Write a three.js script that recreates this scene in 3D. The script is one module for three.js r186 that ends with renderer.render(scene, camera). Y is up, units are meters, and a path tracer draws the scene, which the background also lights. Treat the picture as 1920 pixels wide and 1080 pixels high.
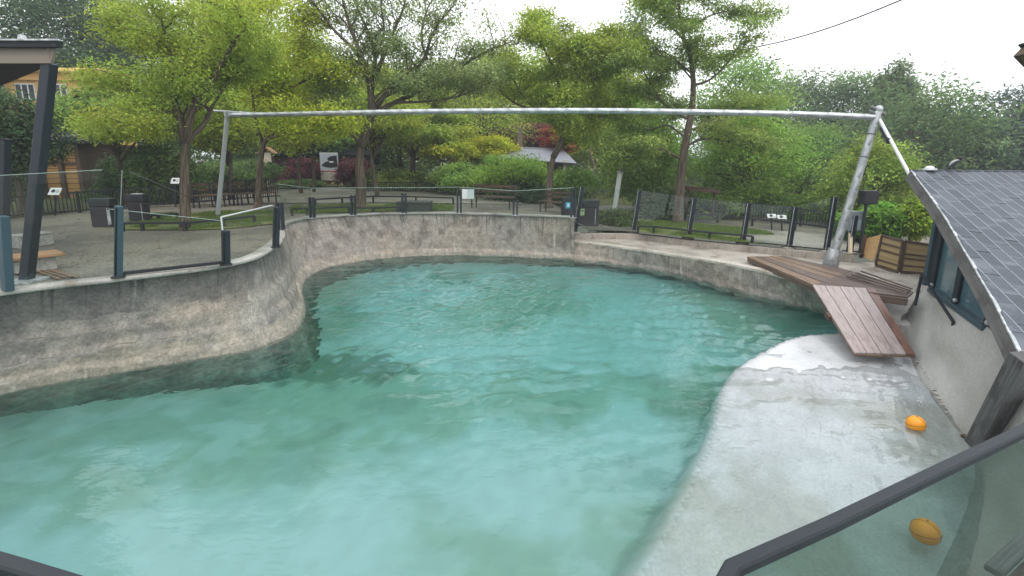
import * as THREE from 'three';
import { mergeGeometries } from 'three/addons/utils/BufferGeometryUtils.js';
import { RoundedBoxGeometry } from 'three/addons/geometries/RoundedBoxGeometry.js';

// ------------------------------------------------------------------ camera, sky, sun, exposure
const scene = new THREE.Scene();
const FOCAL = 900, LENS_SHIFT = 65, CAM_Y = 4.27;
const camera = new THREE.PerspectiveCamera(2 * Math.atan(540 / FOCAL) * 180 / Math.PI, 16 / 9, 0.1, 900);
camera.position.set(0, CAM_Y, 0);
{
  const pitch = 11 * Math.PI / 180, roll = 0.7 * Math.PI / 180;
  camera.rotation.set(-pitch, 0, roll, 'YXZ');
  camera.setViewOffset(1920, 1080, 0, LENS_SHIFT, 1920, 1080);
  camera.updateMatrixWorld(true);
  camera.updateProjectionMatrix();
}
const renderer = new THREE.WebGLRenderer({ antialias: true });
renderer.toneMapping = THREE.LinearToneMapping;
renderer.toneMappingExposure = 1.45;
renderer.shadowMap.enabled = true;

function rng(seed) { let a = seed >>> 0; return () => { a = (a + 0x6d2b79f5) | 0; let t = Math.imul(a ^ (a >>> 15), 1 | a); t = (t + Math.imul(t ^ (t >>> 7), 61 | t)) ^ t; return ((t ^ (t >>> 14)) >>> 0) / 4294967296; }; }
const fogOn = true; if (fogOn) scene.fog = new THREE.FogExp2(new THREE.Color(0.86, 0.92, 1.0), 0.0014);
const clamp = (x, a = 0, b = 1) => Math.min(b, Math.max(a, x)), lerp = (a, b, t) => a + (b - a) * t;
const sstep = (a, b, x) => { const t = clamp((x - a) / (b - a)); return t * t * (3 - 2 * t); };
function hash(x, y, s) { let h = Math.imul(x, 374761393) + Math.imul(y, 668265263) + Math.imul(s, 2147483647 ^ 0x5bd1e995); h = Math.imul(h ^ (h >>> 13), 1274126177); return ((h ^ (h >>> 16)) >>> 0) / 4294967296; }
function vnoise(x, y, px = 0, py = 0, s = 1) {           // value noise 0..1, tileable when periods are given
  const ix = Math.floor(x), iy = Math.floor(y), fx = x - ix, fy = y - iy, u = fx * fx * (3 - 2 * fx), v = fy * fy * (3 - 2 * fy);
  const w = (k, p) => (p ? ((k % p) + p) % p : k);
  const a = hash(w(ix, px), w(iy, py), s), b = hash(w(ix + 1, px), w(iy, py), s), c = hash(w(ix, px), w(iy + 1, py), s), d = hash(w(ix + 1, px), w(iy + 1, py), s);
  return lerp(lerp(a, b, u), lerp(c, d, u), v);
}
function fbm(x, y, oct = 4, px = 0, py = 0, s = 1) { let t = 0, a = 0.5, n = 0; for (let i = 0; i < oct; i++) { t += a * vnoise(x, y, px, py, s + i * 17); n += a; a *= 0.5; x *= 2; y *= 2; px *= 2; py *= 2; } return t / n; }

{ // overcast sky, computed: even bright cloud with soft thicker and thinner places
  const W = 512, H = 256, data = new Float32Array(W * H * 4);
  for (let j = 0; j < H; j++) for (let i = 0; i < W; i++) {
    const up = ((j + 0.5) / H - 0.5) * Math.PI, y = Math.sin(up), k = (j * W + i) * 4;
    const n = fbm(i / 32, j / 14, 5, 16, 0, 5) - 0.5, m = fbm(i / 64, j / 30, 3, 8, 0, 9);
    const L = (1.08 + 0.34 * Math.max(0, y)) * (1 + 0.28 * n);
    const blue = 0.05 * sstep(0.4, 0.75, m);
    data[k] = L * (0.985 - blue); data[k + 1] = L * (1.0 - blue * 0.3); data[k + 2] = L * (1.03 + blue); data[k + 3] = 1;
    if (y < 0) { data[k] = 0.12; data[k + 1] = 0.13; data[k + 2] = 0.11; }
  }
  const t = new THREE.DataTexture(data, W, H, THREE.RGBAFormat, THREE.FloatType);
  t.mapping = THREE.EquirectangularReflectionMapping; t.magFilter = THREE.LinearFilter; t.minFilter = THREE.LinearFilter; t.needsUpdate = true;
  scene.background = t; scene.environment = t;
}
const sun = new THREE.DirectionalLight(0xfff4e6, 0.6);
sun.position.set(18, 60, 22); sun.target.position.set(0, 0, -15); sun.castShadow = true; sun.shadow.radius = 24;
sun.shadow.mapSize.set(2048, 2048);
Object.assign(sun.shadow.camera, { left: -45, right: 45, top: 60, bottom: -60, near: 1, far: 160 });
scene.add(sun, sun.target);

// ------------------------------------------------------------------ helpers
const V = (x, y, z) => new THREE.Vector3(x, y, z);
function ray(px, py) {
  const t = 540 / FOCAL, x = (2 * px / 1920 - 1) * t * 16 / 9, y = (1 - 2 * (py + LENS_SHIFT) / 1080) * t;
  return V(x, y, -1).applyQuaternion(camera.quaternion);
}
const P = (px, py, Y) => { const d = ray(px, py); return d.multiplyScalar((Y - CAM_Y) / d.y).add(camera.position); };         // where the sight line meets the level Y
const PZ = (px, py, z) => { const d = ray(px, py); return d.multiplyScalar(z / d.z).add(camera.position); };                   // where it meets the upright plane at z
const groundY = (x, z) => lerp(1.87, 1.2, sstep(2.2, 3.6, x));
function G(px, py) { let p = P(px, py, 1.87); for (let i = 0; i < 6; i++) p = P(px, py, groundY(p.x, p.z)); return p; }
const used = new Map();
function numbered(name) { const n = used.get(name) ?? 0; used.set(name, n + 1); return n ? `${name}_${String(n).padStart(3, '0')}` : name; }
function thing(name, label, category, base, group) {
  const o = new THREE.Group(); o.name = numbered(name); o.position.copy(base ?? V(0, 0, 0));
  o.userData = { label, category }; if (group) o.userData.group = group;
  scene.add(o); return o;
}
const counts = new Map();
function part(parent, name, geo, m, kind) {               // geo in world axes; parent may be a thing or a part of it
  const off = V(0, 0, 0); for (let p = parent; p && p !== scene; p = p.parent) off.add(p.position);
  if (Array.isArray(geo)) geo = merge(geo);
  geo.translate(-off.x, -off.y, -off.z);
  const key = parent.uuid + name, n = counts.get(key) ?? 0; counts.set(key, n + 1);
  const o = new THREE.Mesh(geo, m); o.name = n ? `${name}_${String(n).padStart(3, '0')}` : name; if (kind) o.userData.kind = kind;
  parent.add(o); return o;
}
function struct(name, geo, m, label, kind = 'structure') {
  const o = new THREE.Mesh(Array.isArray(geo) ? merge(geo) : geo, m); o.name = numbered(name); o.userData = { kind, label }; scene.add(o); return o;
}
function merge(list) {
  const l = list.map((g) => { g = g.index ? g.toNonIndexed() : g; for (const k of Object.keys(g.attributes)) if (!['position', 'normal', 'uv'].includes(k)) g.deleteAttribute(k); return g; });
  return mergeGeometries(l);
}
function metreBox(w, h, d, r = 0) {
  if (r) { const g = new RoundedBoxGeometry(w, h, d, 1, Math.min(r, w / 2.1, h / 2.1, d / 2.1)); return planarUV(g); }
  return planarUV(new THREE.BoxGeometry(w, h, d));
}
function planarUV(g) {                                    // uv in metres by the face's main axis
  g = g.index ? g.toNonIndexed() : g;
  const p = g.attributes.position, n = g.attributes.normal, uv = new Float32Array(p.count * 2);
  for (let i = 0; i < p.count; i++) {
    const a = Math.abs(n.getX(i)), b = Math.abs(n.getY(i)), c = Math.abs(n.getZ(i));
    const [u, v] = b >= a && b >= c ? [p.getX(i), p.getZ(i)] : a >= c ? [p.getZ(i), p.getY(i)] : [p.getX(i), p.getY(i)];
    uv[i * 2] = u; uv[i * 2 + 1] = v;
  }
  g.setAttribute('uv', new THREE.BufferAttribute(uv, 2)); return g;
}
function basis(a, b, up = V(0, 1, 0)) {                   // x along a->b, y near up
  const x = b.clone().sub(a).normalize(); let z = x.clone().cross(up); if (z.length() < 1e-3) z = x.clone().cross(V(0, 0, 1)); z.normalize();
  const y = z.clone().cross(x);
  return new THREE.Matrix4().makeBasis(x, y, z);
}
function beam(a, b, h, w, r = 0, up) {                    // box from a to b, centred on the line: h along up, w across
  const L = a.distanceTo(b), g = metreBox(L, h, w, r), m = basis(a, b, up);
  m.setPosition(a.clone().add(b).multiplyScalar(0.5)); g.applyMatrix4(m); return g;
}
function limb(pts, r0, r1, seg = 7, pw = 1) {              // tapered tube along points
  const n = pts.length, pos = [], uv = [], idx = []; let side = V(0, 0, 1), run = 0;
  for (let i = 0; i < n; i++) {
    const d = pts[Math.min(n - 1, i + 1)].clone().sub(pts[Math.max(0, i - 1)]).normalize();
    side.sub(d.clone().multiplyScalar(side.dot(d))); if (side.length() < 1e-4) side.set(1, 0, 0.3).sub(d.clone().multiplyScalar(d.x)); side.normalize();
    const o = d.clone().cross(side), r = lerp(r0, r1, Math.pow(i / (n - 1), pw));
    if (i) run += pts[i].distanceTo(pts[i - 1]);
    for (let k = 0; k <= seg; k++) { const t = k / seg * 2 * Math.PI, c = Math.cos(t) * r, s = Math.sin(t) * r; pos.push(pts[i].x + side.x * c + o.x * s, pts[i].y + side.y * c + o.y * s, pts[i].z + side.z * c + o.z * s); uv.push(k / seg * Math.max(r0, .05) * 6, run); }
  }
  for (let i = 0; i < n - 1; i++) for (let k = 0; k < seg; k++) { const a = i * (seg + 1) + k, b = a + seg + 1; idx.push(a, a + 1, b, b, a + 1, b + 1); }
  const c0 = pos.length / 3; pos.push(...pts[0].toArray(), ...pts[n - 1].toArray()); uv.push(0, 0, 0, run);
  for (let k = 0; k < seg; k++) { idx.push(c0, k + 1, k, c0 + 1, (n - 1) * (seg + 1) + k, (n - 1) * (seg + 1) + k + 1); }
  const g = new THREE.BufferGeometry(); g.setAttribute('position', new THREE.Float32BufferAttribute(pos, 3)); g.setAttribute('uv', new THREE.Float32BufferAttribute(uv, 2)); g.setIndex(idx); g.computeVertexNormals(); return g;
}
const rod = (a, b, r, seg = 10) => limb([a.clone(), b.clone()], r, r, seg);
function smooth(pts, n) { return new THREE.CatmullRomCurve3(pts, false, 'centripetal').getPoints(n); }
function sheet(cols, closedNormals = true) {               // cols[i][j] = {p:Vector3, uv:[u,v], c?:[r,g,b]}
  const pos = [], uv = [], col = [], idx = [], m = cols[0].length, hasC = !!cols[0][0].c;
  for (const c of cols) for (const q of c) { pos.push(q.p.x, q.p.y, q.p.z); uv.push(...q.uv); if (hasC) col.push(...q.c); }
  for (let i = 0; i < cols.length - 1; i++) for (let j = 0; j < m - 1; j++) { const a = i * m + j, b = a + m; idx.push(a, b, a + 1, b, b + 1, a + 1); }
  const g = new THREE.BufferGeometry(); g.setAttribute('position', new THREE.Float32BufferAttribute(pos, 3)); g.setAttribute('uv', new THREE.Float32BufferAttribute(uv, 2));
  if (hasC) g.setAttribute('color', new THREE.Float32BufferAttribute(col, 3));
  g.setIndex(idx); g.computeVertexNormals(); return g;
}
function slab(corners, thick, uvRot = 0) {                 // solid plate: polygon corners (top, any order round), thickness downwards along its normal
  const n = corners[1].clone().sub(corners[0]).cross(corners[corners.length - 1].clone().sub(corners[0])).normalize(); if (n.y < 0) n.negate();
  const e = corners[1].clone().sub(corners[0]).normalize(), f = n.clone().cross(e), pos = [], uv = [], o = corners[0];
  const low = corners.map((c) => c.clone().addScaledVector(n, -thick));
  const add = (...q) => { for (const c of q) { pos.push(c.x, c.y, c.z); const d = c.clone().sub(o); const a = d.dot(e), b = d.dot(f) + d.dot(n); uv.push(...(uvRot ? [b, a] : [a, b])); } };
  for (let i = 1; i < corners.length - 1; i++) { add(corners[0], corners[i], corners[i + 1]); add(low[0], low[i + 1], low[i]); }
  for (let i = 0; i < corners.length; i++) { const k = (i + 1) % corners.length; add(corners[i], low[i], corners[k]); add(low[i], low[k], corners[k]); }
  const g = new THREE.BufferGeometry(); g.setAttribute('position', new THREE.Float32BufferAttribute(pos, 3)); g.setAttribute('uv', new THREE.Float32BufferAttribute(uv, 2));
  if (corners[1].clone().sub(corners[0]).cross(corners[2].clone().sub(corners[0])).dot(n) < 0) { const p = g.attributes.position.array, u = g.attributes.uv.array; for (let t = 0; t < p.length; t += 9) for (let k = 0; k < 3; k++) { [p[t + 3 + k], p[t + 6 + k]] = [p[t + 6 + k], p[t + 3 + k]]; if (k < 2) { const b = t / 9 * 6; [u[b + 2 + k], u[b + 4 + k]] = [u[b + 4 + k], u[b + 2 + k]]; } } }
  g.computeVertexNormals(); return g;
}

// ------------------------------------------------------------------ textures and materials
const s2l = (c) => (c <= 0.04045 ? c / 12.92 : Math.pow((c + 0.055) / 1.055, 2.4));
const S = (r, g, b) => new THREE.Color(s2l(r / 255), s2l(g / 255), s2l(b / 255));
function tex(w, h, sx, sy, fn, color = true) {
  const data = new Uint8Array(w * h * 4);
  for (let j = 0; j < h; j++) for (let i = 0; i < w; i++) { const c = fn((i + .5) / w, (j + .5) / h), k = (j * w + i) * 4; if (color) { data[k] = clamp(c[0], 0, 255); data[k + 1] = clamp(c[1], 0, 255); data[k + 2] = clamp(c[2], 0, 255); } else data[k] = data[k + 1] = data[k + 2] = clamp(c * 255, 0, 255); data[k + 3] = 255; }
  const t = new THREE.DataTexture(data, w, h, THREE.RGBAFormat); t.wrapS = t.wrapT = THREE.RepeatWrapping; t.repeat.set(1 / sx, 1 / sy); t.magFilter = THREE.LinearFilter; t.minFilter = THREE.LinearMipmapLinearFilter; t.generateMipmaps = true;
  if (color) t.colorSpace = THREE.SRGBColorSpace; t.needsUpdate = true; return t;
}
const mix3 = (a, b, t) => [lerp(a[0], b[0], t), lerp(a[1], b[1], t), lerp(a[2], b[2], t)];
const M = (name, o) => { const m = o.transmission !== undefined || o.clearcoat || o.sheen ? new THREE.MeshPhysicalMaterial(o) : new THREE.MeshStandardMaterial({ roughness: 0.8, ...o }); m.name = name; m.side = THREE.DoubleSide; return m; };
const grainBump = tex(256, 256, 0.8, 0.8, (u, v) => 0.5 * fbm(u * 16, v * 16, 4, 16, 16, 3) + 0.5 * fbm(u * 64, v * 64, 2, 64, 64, 8), false);

// pool wall: concrete with run marks, patches, lime crust lines and cracks
function wallTexture(seed, base, dark, warm, lime, dampTo) {
  const SX = 16, SY = 3.2;
  return tex(2048, 512, SX, SY, (u, v) => {
    const x = u * SX, y = v * SY;
    let c = mix3(base, warm, sstep(0.42, 0.66, fbm(u * 8, v * 2, 5, 8, 2, seed)));
    c = mix3(c, dark, 0.5 * sstep(0.45, 0.7, fbm(u * 40, v * 8, 4, 40, 8, seed + 31)));
    const edge = dampTo + 0.35 * (fbm(u * 12, 3.3, 4, 12, 0, seed + 5) - 0.5) + 0.12 * (fbm(u * 90, 1.1, 2, 90, 0, seed + 6) - .5);
    const damp = sstep(edge, edge + 0.03, y) * (0.25 + 0.75 * sstep(.35, .6, fbm(u * 14, v * 5, 3, 14, 5, seed + 9)));
    c = mix3(c, dark, damp * 0.75);
    const bl = .52 + .3 * (fbm(u * 16, 2.2, 4, 16, 0, seed + 51) - .5) + .1 * (fbm(u * 120, 4.1, 2, 120, 0, seed + 53) - .5); c = mix3(c, [lime[0] * .9, lime[1] * .88, lime[2] * .85], (1 - sstep(bl, bl + .02, y)) * (.35 + .4 * sstep(.35, .6, fbm(u * 60, v * 14, 3, 60, 14, seed + 55))));
    const col = fbm(u * 260, v * 1.5, 2, 260, 3, seed + 11), reach = fbm(u * 120, 7.7, 3, 120, 0, seed + 13);
    const run = .8 * sstep(0.62, 0.8, col) * sstep(0.0, 0.5, y - (2.5 - 2.4 * reach));
    c = mix3(c, [dark[0] * 0.72, dark[1] * 0.72, dark[2] * 0.72], run * 0.7);
    const col2 = fbm(u * 330, v * 1.2, 2, 330, 2, seed + 21), r2 = sstep(0.68, 0.84, col2) * sstep(.5, .62, fbm(u * 30, v * 3, 2, 30, 3, seed + 23));
    c = mix3(c, lime, r2 * 0.75);
    const g = fbm(u * 512, v * 110, 2, 512, 110, seed + 41) - 0.5, g2 = fbm(u * 110, v * 24, 3, 110, 24, seed + 43) - .5;
    const k = 1 + 0.34 * g + 0.3 * g2;
    return [c[0] * k, c[1] * k, c[2] * k];
  });
}
const wallBump = tex(1024, 256, 8, 3.2, (u, v) => 0.55 * fbm(u * 20, v * 8, 5, 20, 8, 71) + 0.3 * fbm(u * 130, v * 5, 3, 130, 5, 77) + .15 * fbm(u * 200, v * 60, 2, 200, 60, 79), false);
const asphaltTex = tex(1024, 1024, 7, 7, (u, v) => { const a = fbm(u * 5, v * 5, 5, 5, 5, 101), g = fbm(u * 240, v * 240, 2, 240, 240, 103) - 0.5, s = sstep(0.66, 0.78, fbm(u * 60, v * 60, 2, 60, 60, 107)); let c = mix3([118, 113, 102], [141, 134, 120], sstep(.3, .7, a)); c = mix3(c, [98, 96, 88], 0.5 * sstep(.55, .7, fbm(u * 9, v * 9, 4, 9, 9, 111))); const k = 1 + 0.55 * g; c = [c[0] * k, c[1] * k, c[2] * k]; return mix3(c, [165, 158, 145], s * 0.3); });
const concreteTex = tex(1024, 1024, 5, 5, (u, v) => { const a = fbm(u * 6, v * 6, 5, 6, 6, 131), g = fbm(u * 200, v * 200, 2, 200, 200, 133) - 0.5; let c = mix3([150, 147, 139], [181, 178, 170], sstep(.3, .7, a)); c = mix3(c, [124, 116, 104], 0.6 * sstep(.58, .72, fbm(u * 12, v * 12, 4, 12, 12, 135))); const k = 1 + 0.3 * g; return [c[0] * k, c[1] * k, c[2] * k]; });
const woodTex = (seed, a, b, c) => tex(512, 512, 2.4, 0.6, (u, v) => { const g = fbm(u * 4, v * 70, 4, 4, 70, seed), k = fbm(u * 9, v * 9, 3, 9, 9, seed + 3); let q = mix3(a, b, sstep(.25, .75, g)); q = mix3(q, c, 0.6 * sstep(.5, .75, k)); const f = 1 + .22 * (fbm(u * 30, v * 240, 2, 30, 240, seed + 5) - .5); return [q[0] * f, q[1] * f, q[2] * f]; });
const woodBump = tex(512, 512, 2.4, 0.6, (u, v) => fbm(u * 5, v * 80, 4, 5, 80, 201), false);
const slateTex = tex(512, 512, 1.6, 1.6, (u, v) => { const a = fbm(u * 6, v * 6, 5, 6, 6, 221), g = fbm(u * 90, v * 90, 3, 90, 90, 223) - .5; const c = mix3([96, 100, 107], [124, 127, 133], sstep(.3, .72, a)), l = sstep(.66, .75, fbm(u * 22, v * 22, 3, 22, 22, 227)), k = 1 + .3 * g; return mix3([c[0] * k, c[1] * k, c[2] * k], [128, 132, 122], l * .4); });
const barkTex = tex(256, 512, .6, 1.6, (u, v) => { const g = fbm(u * 18, v * 5, 4, 18, 5, 241), l = sstep(.58, .7, fbm(u * 6, v * 12, 3, 6, 12, 247)); const c = mix3([74, 64, 54], [112, 99, 84], sstep(.3, .7, g)); return mix3(c, [92, 98, 66], l * .5); });
const barkBump = tex(256, 512, .6, 1.6, (u, v) => fbm(u * 18, v * 5, 4, 18, 5, 241), false);
const steelTex = tex(256, 256, 1.0, 1.0, (u, v) => { const a = fbm(u * 9, v * 5, 4, 9, 5, 261), c = mix3([166, 171, 174], [200, 203, 203], sstep(.3, .7, a)); return mix3(c, [120, 116, 104], .5 * sstep(.62, .75, fbm(u * 5, v * 20, 3, 5, 20, 263))); });
const grassTex = tex(512, 512, 3, 3, (u, v) => { const a = fbm(u * 8, v * 8, 4, 8, 8, 281), g = fbm(u * 120, v * 120, 2, 120, 120, 283) - .5; const c = mix3([78, 92, 44], [112, 118, 62], sstep(.3, .7, a)), k = 1 + .7 * g; return mix3([c[0] * k, c[1] * k, c[2] * k], [120, 108, 78], .6 * sstep(.6, .75, fbm(u * 14, v * 14, 3, 14, 14, 287))); });
const rippleBump = tex(1024, 1024, 3.1, 3.1, (u, v) => { const w = 0.06 * Math.sin(2 * Math.PI * (2 * u + v)); return 0.5 * fbm(u * 9 + 0, v * 20, 3, 9, 20, 301) + 0.5 * fbm(u * 34, v * 60, 2, 34, 60, 307); }, false);

const mat = {
  wallLeft: M('stained concrete', { map: wallTexture(11, [138, 135, 126], [96, 95, 91], [144, 136, 122], [168, 163, 150], 1.25), bumpMap: wallBump, bumpScale: 0.02, roughness: 0.85 }),
  wallFar: M('stained warm concrete', { map: wallTexture(57, [152, 144, 136], [104, 96, 89], [157, 146, 133], [190, 182, 170], 2.1), bumpMap: wallBump, bumpScale: 0.02, roughness: 0.85 }),
  algae: M('green algae coat', { map: tex(512, 512, 5, 5, (u, v) => { const a = fbm(u * 9, v * 9, 5, 9, 9, 351), g = fbm(u * 60, v * 60, 3, 60, 60, 353) - .5, k = 1 + .5 * g, c = mix3([84, 98, 90], [120, 130, 118], sstep(.35, .7, a)); return [c[0] * k, c[1] * k, c[2] * k]; }), bumpMap: wallBump, bumpScale: .02, roughness: 0.95 }),
  concrete: M('worn concrete', { map: concreteTex, bumpMap: grainBump, bumpScale: 0.004, roughness: 0.8 }),
  concretePale: M('pale wet concrete', { map: concreteTex, color: new THREE.Color(1.12, 1.14, 1.16), bumpMap: grainBump, bumpScale: 0.002, roughness: 0.32 }),
  floor: M('pool floor paint', { color: 0xffffff, vertexColors: true, roughness: 0.9 }),
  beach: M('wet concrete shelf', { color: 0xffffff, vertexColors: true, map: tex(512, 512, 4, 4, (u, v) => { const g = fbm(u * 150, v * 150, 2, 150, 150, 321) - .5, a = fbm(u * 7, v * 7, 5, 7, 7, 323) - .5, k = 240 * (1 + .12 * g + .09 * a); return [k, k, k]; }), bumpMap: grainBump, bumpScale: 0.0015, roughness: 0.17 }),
  ground: M('fine gravel asphalt', { map: asphaltTex, color: new THREE.Color(.68, .68, .66), bumpMap: grainBump, bumpScale: 0.006, roughness: 0.75 }),
  soil: M('bark mulch soil', { map: grassTex, color: new THREE.Color(0.55, 0.5, 0.45), roughness: 1 }),
  path: M('pale path', { map: asphaltTex, color: new THREE.Color(1.1, 1.1, 1.14), roughness: 0.55 }),
  lawn: M('lawn', { map: grassTex, roughness: 1 }),
  water: M('pool water', { color: 0xffffff, transmission: 1, thickness: 1, ior: 1.33, roughness: 0.03, attenuationColor: new THREE.Color(0.66, 0.925, 0.905), attenuationDistance: 1.5, bumpMap: rippleBump, bumpScale: 0.006 }),
  glass: M('fence glass', { color: new THREE.Color(0.86, 0.92, 0.9), transmission: 1, thickness: 0, roughness: 0, ior: 1.5 }),
  glassTint: M('tinted glass', { color: new THREE.Color(0.29, 0.39, 0.335), specularIntensity: .25, transmission: 1, thickness: 0, roughness: 0.02, ior: 1.5 }),
  glassTeal: M('teal glass', { color: new THREE.Color(0.10, 0.20, 0.24), roughness: 0.08, transmission: 0.35, thickness: 0 }),
  postDark: M('dark blue grey steel', { color: S(40, 48, 55), roughness: 0.45, metalness: 0.2 }),
  postTeal: M('teal grey steel', { color: S(62, 84, 94), roughness: 0.45, metalness: 0.2 }),
  black: M('black painted metal', { color: S(30, 32, 34), roughness: 0.55 }),
  railDark: M('slate blue handrail', { color: S(25, 32, 38), roughness: 0.6, metalness: 0, bumpMap: grainBump, bumpScale: 0.001 }),
  steel: M('galvanised steel', { map: steelTex, roughness: 0.42, metalness: 0.45 }),
  wire: M('wire', { color: S(120, 122, 120), roughness: 0.5, metalness: 0.6 }),
  cable: M('cable', { color: S(48, 46, 50), roughness: 0.7 }),
  ramp: M('wet pinkish brown board', { map: woodTex(401, [152, 138, 134], [170, 156, 152], [136, 120, 114]), bumpMap: woodBump, bumpScale: 0.002, roughness: 0.25 }),
  rampWet: M('wet brown board', { map: woodTex(407, [108, 78, 66], [126, 94, 80], [88, 62, 52]), bumpMap: woodBump, bumpScale: 0.002, roughness: 0.22 }),
  deck: M('weathered brown board', { map: woodTex(411, [112, 88, 66], [136, 112, 90], [84, 66, 52]), bumpMap: woodBump, bumpScale: 0.003, roughness: 0.5 }),
  deckDark: M('dark brown board', { map: woodTex(417, [88, 70, 60], [108, 88, 76], [66, 52, 46]), bumpMap: woodBump, bumpScale: 0.003, roughness: 0.5 }),
  bench: M('orange brown slat', { map: woodTex(421, [150, 112, 78], [172, 134, 96], [126, 92, 64]), bumpMap: woodBump, bumpScale: 0.002, roughness: 0.55 }),
  cabin: M('amber plank', { map: woodTex(431, [150, 112, 58], [176, 138, 78], [116, 82, 44]), bumpMap: woodBump, bumpScale: 0.003, roughness: 0.7 }),
  cabinDark: M('dark brown timber', { map: woodTex(433, [74, 58, 44], [92, 74, 58], [58, 44, 34]), roughness: 0.8 }),
  bamboo: M('bamboo', { map: woodTex(441, [160, 140, 98], [178, 158, 116], [136, 114, 76]), roughness: 0.6 }),
  plywood: M('tan plywood', { map: woodTex(443, [192, 154, 104], [204, 168, 118], [180, 142, 94]), roughness: 0.7 }),
  slate: [0, 1, 2, 3].map((i) => M('roof slate', { map: slateTex, color: new THREE.Color(0.43 + .07 * i, 0.46 + .07 * i, 0.49 + .07 * i), bumpMap: grainBump, bumpScale: 0.003, roughness: 0.68 })),
  slateEdgeHighlight: M('worn slate edge with painted highlight', { color: S(150, 156, 166), roughness: 0.6 }),  // pale strips: worn lips, with the bright course highlights put into the colour
  slateUnder: M('roof boarding', { color: S(62, 62, 66), roughness: 0.9 }),
  fascia: M('grey brown fascia', { map: woodTex(451, [82, 80, 80], [104, 102, 100], [66, 62, 60]), roughness: 0.6 }),
  soffitPale: M('beige fascia board', { color: S(122, 114, 102), roughness: 0.7, bumpMap: grainBump, bumpScale: .002 }),
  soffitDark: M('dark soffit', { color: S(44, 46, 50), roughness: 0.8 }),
  darkSlab: M('dark weathered slab', { map: woodTex(461, [70, 72, 74], [96, 96, 94], [54, 50, 48]), bumpMap: grainBump, bumpScale: .003, roughness: 0.7 }),
  ochre: M('ochre render', { color: S(214, 172, 104), roughness: 0.9, bumpMap: grainBump, bumpScale: .004 }),
  ochreTrim: M('pale ochre trim', { color: S(226, 190, 120), roughness: 0.85 }),
  greyRoof: M('grey roof sheet', { color: S(128, 132, 140), roughness: 0.6 }),
  darkRoof: M('dark roof', { color: S(40, 44, 46), roughness: 0.8 }),
  wine: M('dark red boards', { color: S(92, 44, 46), roughness: 0.8 }),
  pane: M('dark window glass', { color: S(32, 38, 42), roughness: 0.1 }),
  poleWhite: M('dull white paint', { color: S(172, 176, 176), roughness: .45, bumpMap: grainBump, bumpScale: .001 }),
  white: M('white panel', { color: S(212, 214, 212), roughness: 0.5 }),
  picket: M('pale picket', { color: S(196, 182, 156), roughness: 0.8 }),
  ball: M('orange rubber ball', { color: new THREE.Color(0.85, 0.33, 0.012), roughness: 0.4, bumpMap: grainBump, bumpScale: .001 }),
  ballSeam: M('dark seam', { color: S(70, 46, 20), roughness: 0.8 }),
  binBody: M('dark plum bin', { color: S(44, 40, 45), roughness: 0.5 }),
  binLid: M('dark green grey lid', { color: S(38, 46, 48), roughness: 0.45 }),
  labelGreen: M('pale green label', { color: S(150, 176, 130), roughness: 0.6 }),
  labelBlue: M('blue label', { color: S(70, 150, 184), roughness: 0.6 }),
  labelWhite: M('white print', { color: S(226, 230, 230), roughness: 0.6 }),
  red: M('red strip', { color: S(170, 40, 42), roughness: 0.6 }),
  cream: M('cream panel', { color: S(206, 196, 176), roughness: 0.6 }),
  bark: M('bark', { map: barkTex, bumpMap: barkBump, bumpScale: 0.03, roughness: 0.95 }),
  barkPale: M('grey bark', { map: barkTex, color: new THREE.Color(1.5, 1.5, 1.5), bumpMap: barkBump, bumpScale: 0.02, roughness: 0.95 }),
  birdGrey: M('grey feathers', { color: S(150, 152, 150), roughness: 0.9 }),
  birdDark: M('black feathers', { color: S(36, 38, 42), roughness: 0.7 }),
};
const leafMats = new Map();
function leafMat() {
  if (!leafMats.has('leaf')) leafMats.set('leaf', M('leaf', { color: 0xffffff, vertexColors: true, roughness: 0.85, transmission: 0.5, thickness: 0, ior: 1.3, specularIntensity: .25 }));
  return leafMats.get('leaf');
}

// ------------------------------------------------------------------ the pool: rim, waterline, walls
const DECK = 1.87;
const rimPx = [[-420, 640], [-200, 585], [0, 550], [110, 536], [222, 524], [320, 512], [425, 497], [478, 484], [508, 469], [526, 455], [534, 442], [533, 428], [543, 417], [562, 412], [585, 408], [660, 403], [757, 400], [861, 400], [966, 403], [1075, 407]];
const rimWaterPx = [[-420, 865], [-200, 795], [0, 739], [110, 717], [222, 698], [320, 682], [425, 664], [495, 647], [545, 626], [566, 600], [572, 572], [566, 545], [572, 524], [590, 510], [622, 499], [690, 487], [770, 480], [861, 478], [966, 481], [1075, 486]];
const rimTop = rimPx.map(([x, y]) => P(x, y, DECK)), rimLow = rimWaterPx.map(([x, y]) => P(x, y, 0));
const NW = 330, topC = smooth(rimTop, NW), lowC = smooth(rimLow, NW);
function arc(c) { const a = [0]; for (let i = 1; i < c.length; i++) a.push(a[i - 1] + c[i].distanceTo(c[i - 1])); return a; }
const topArc = arc(topC);
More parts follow.
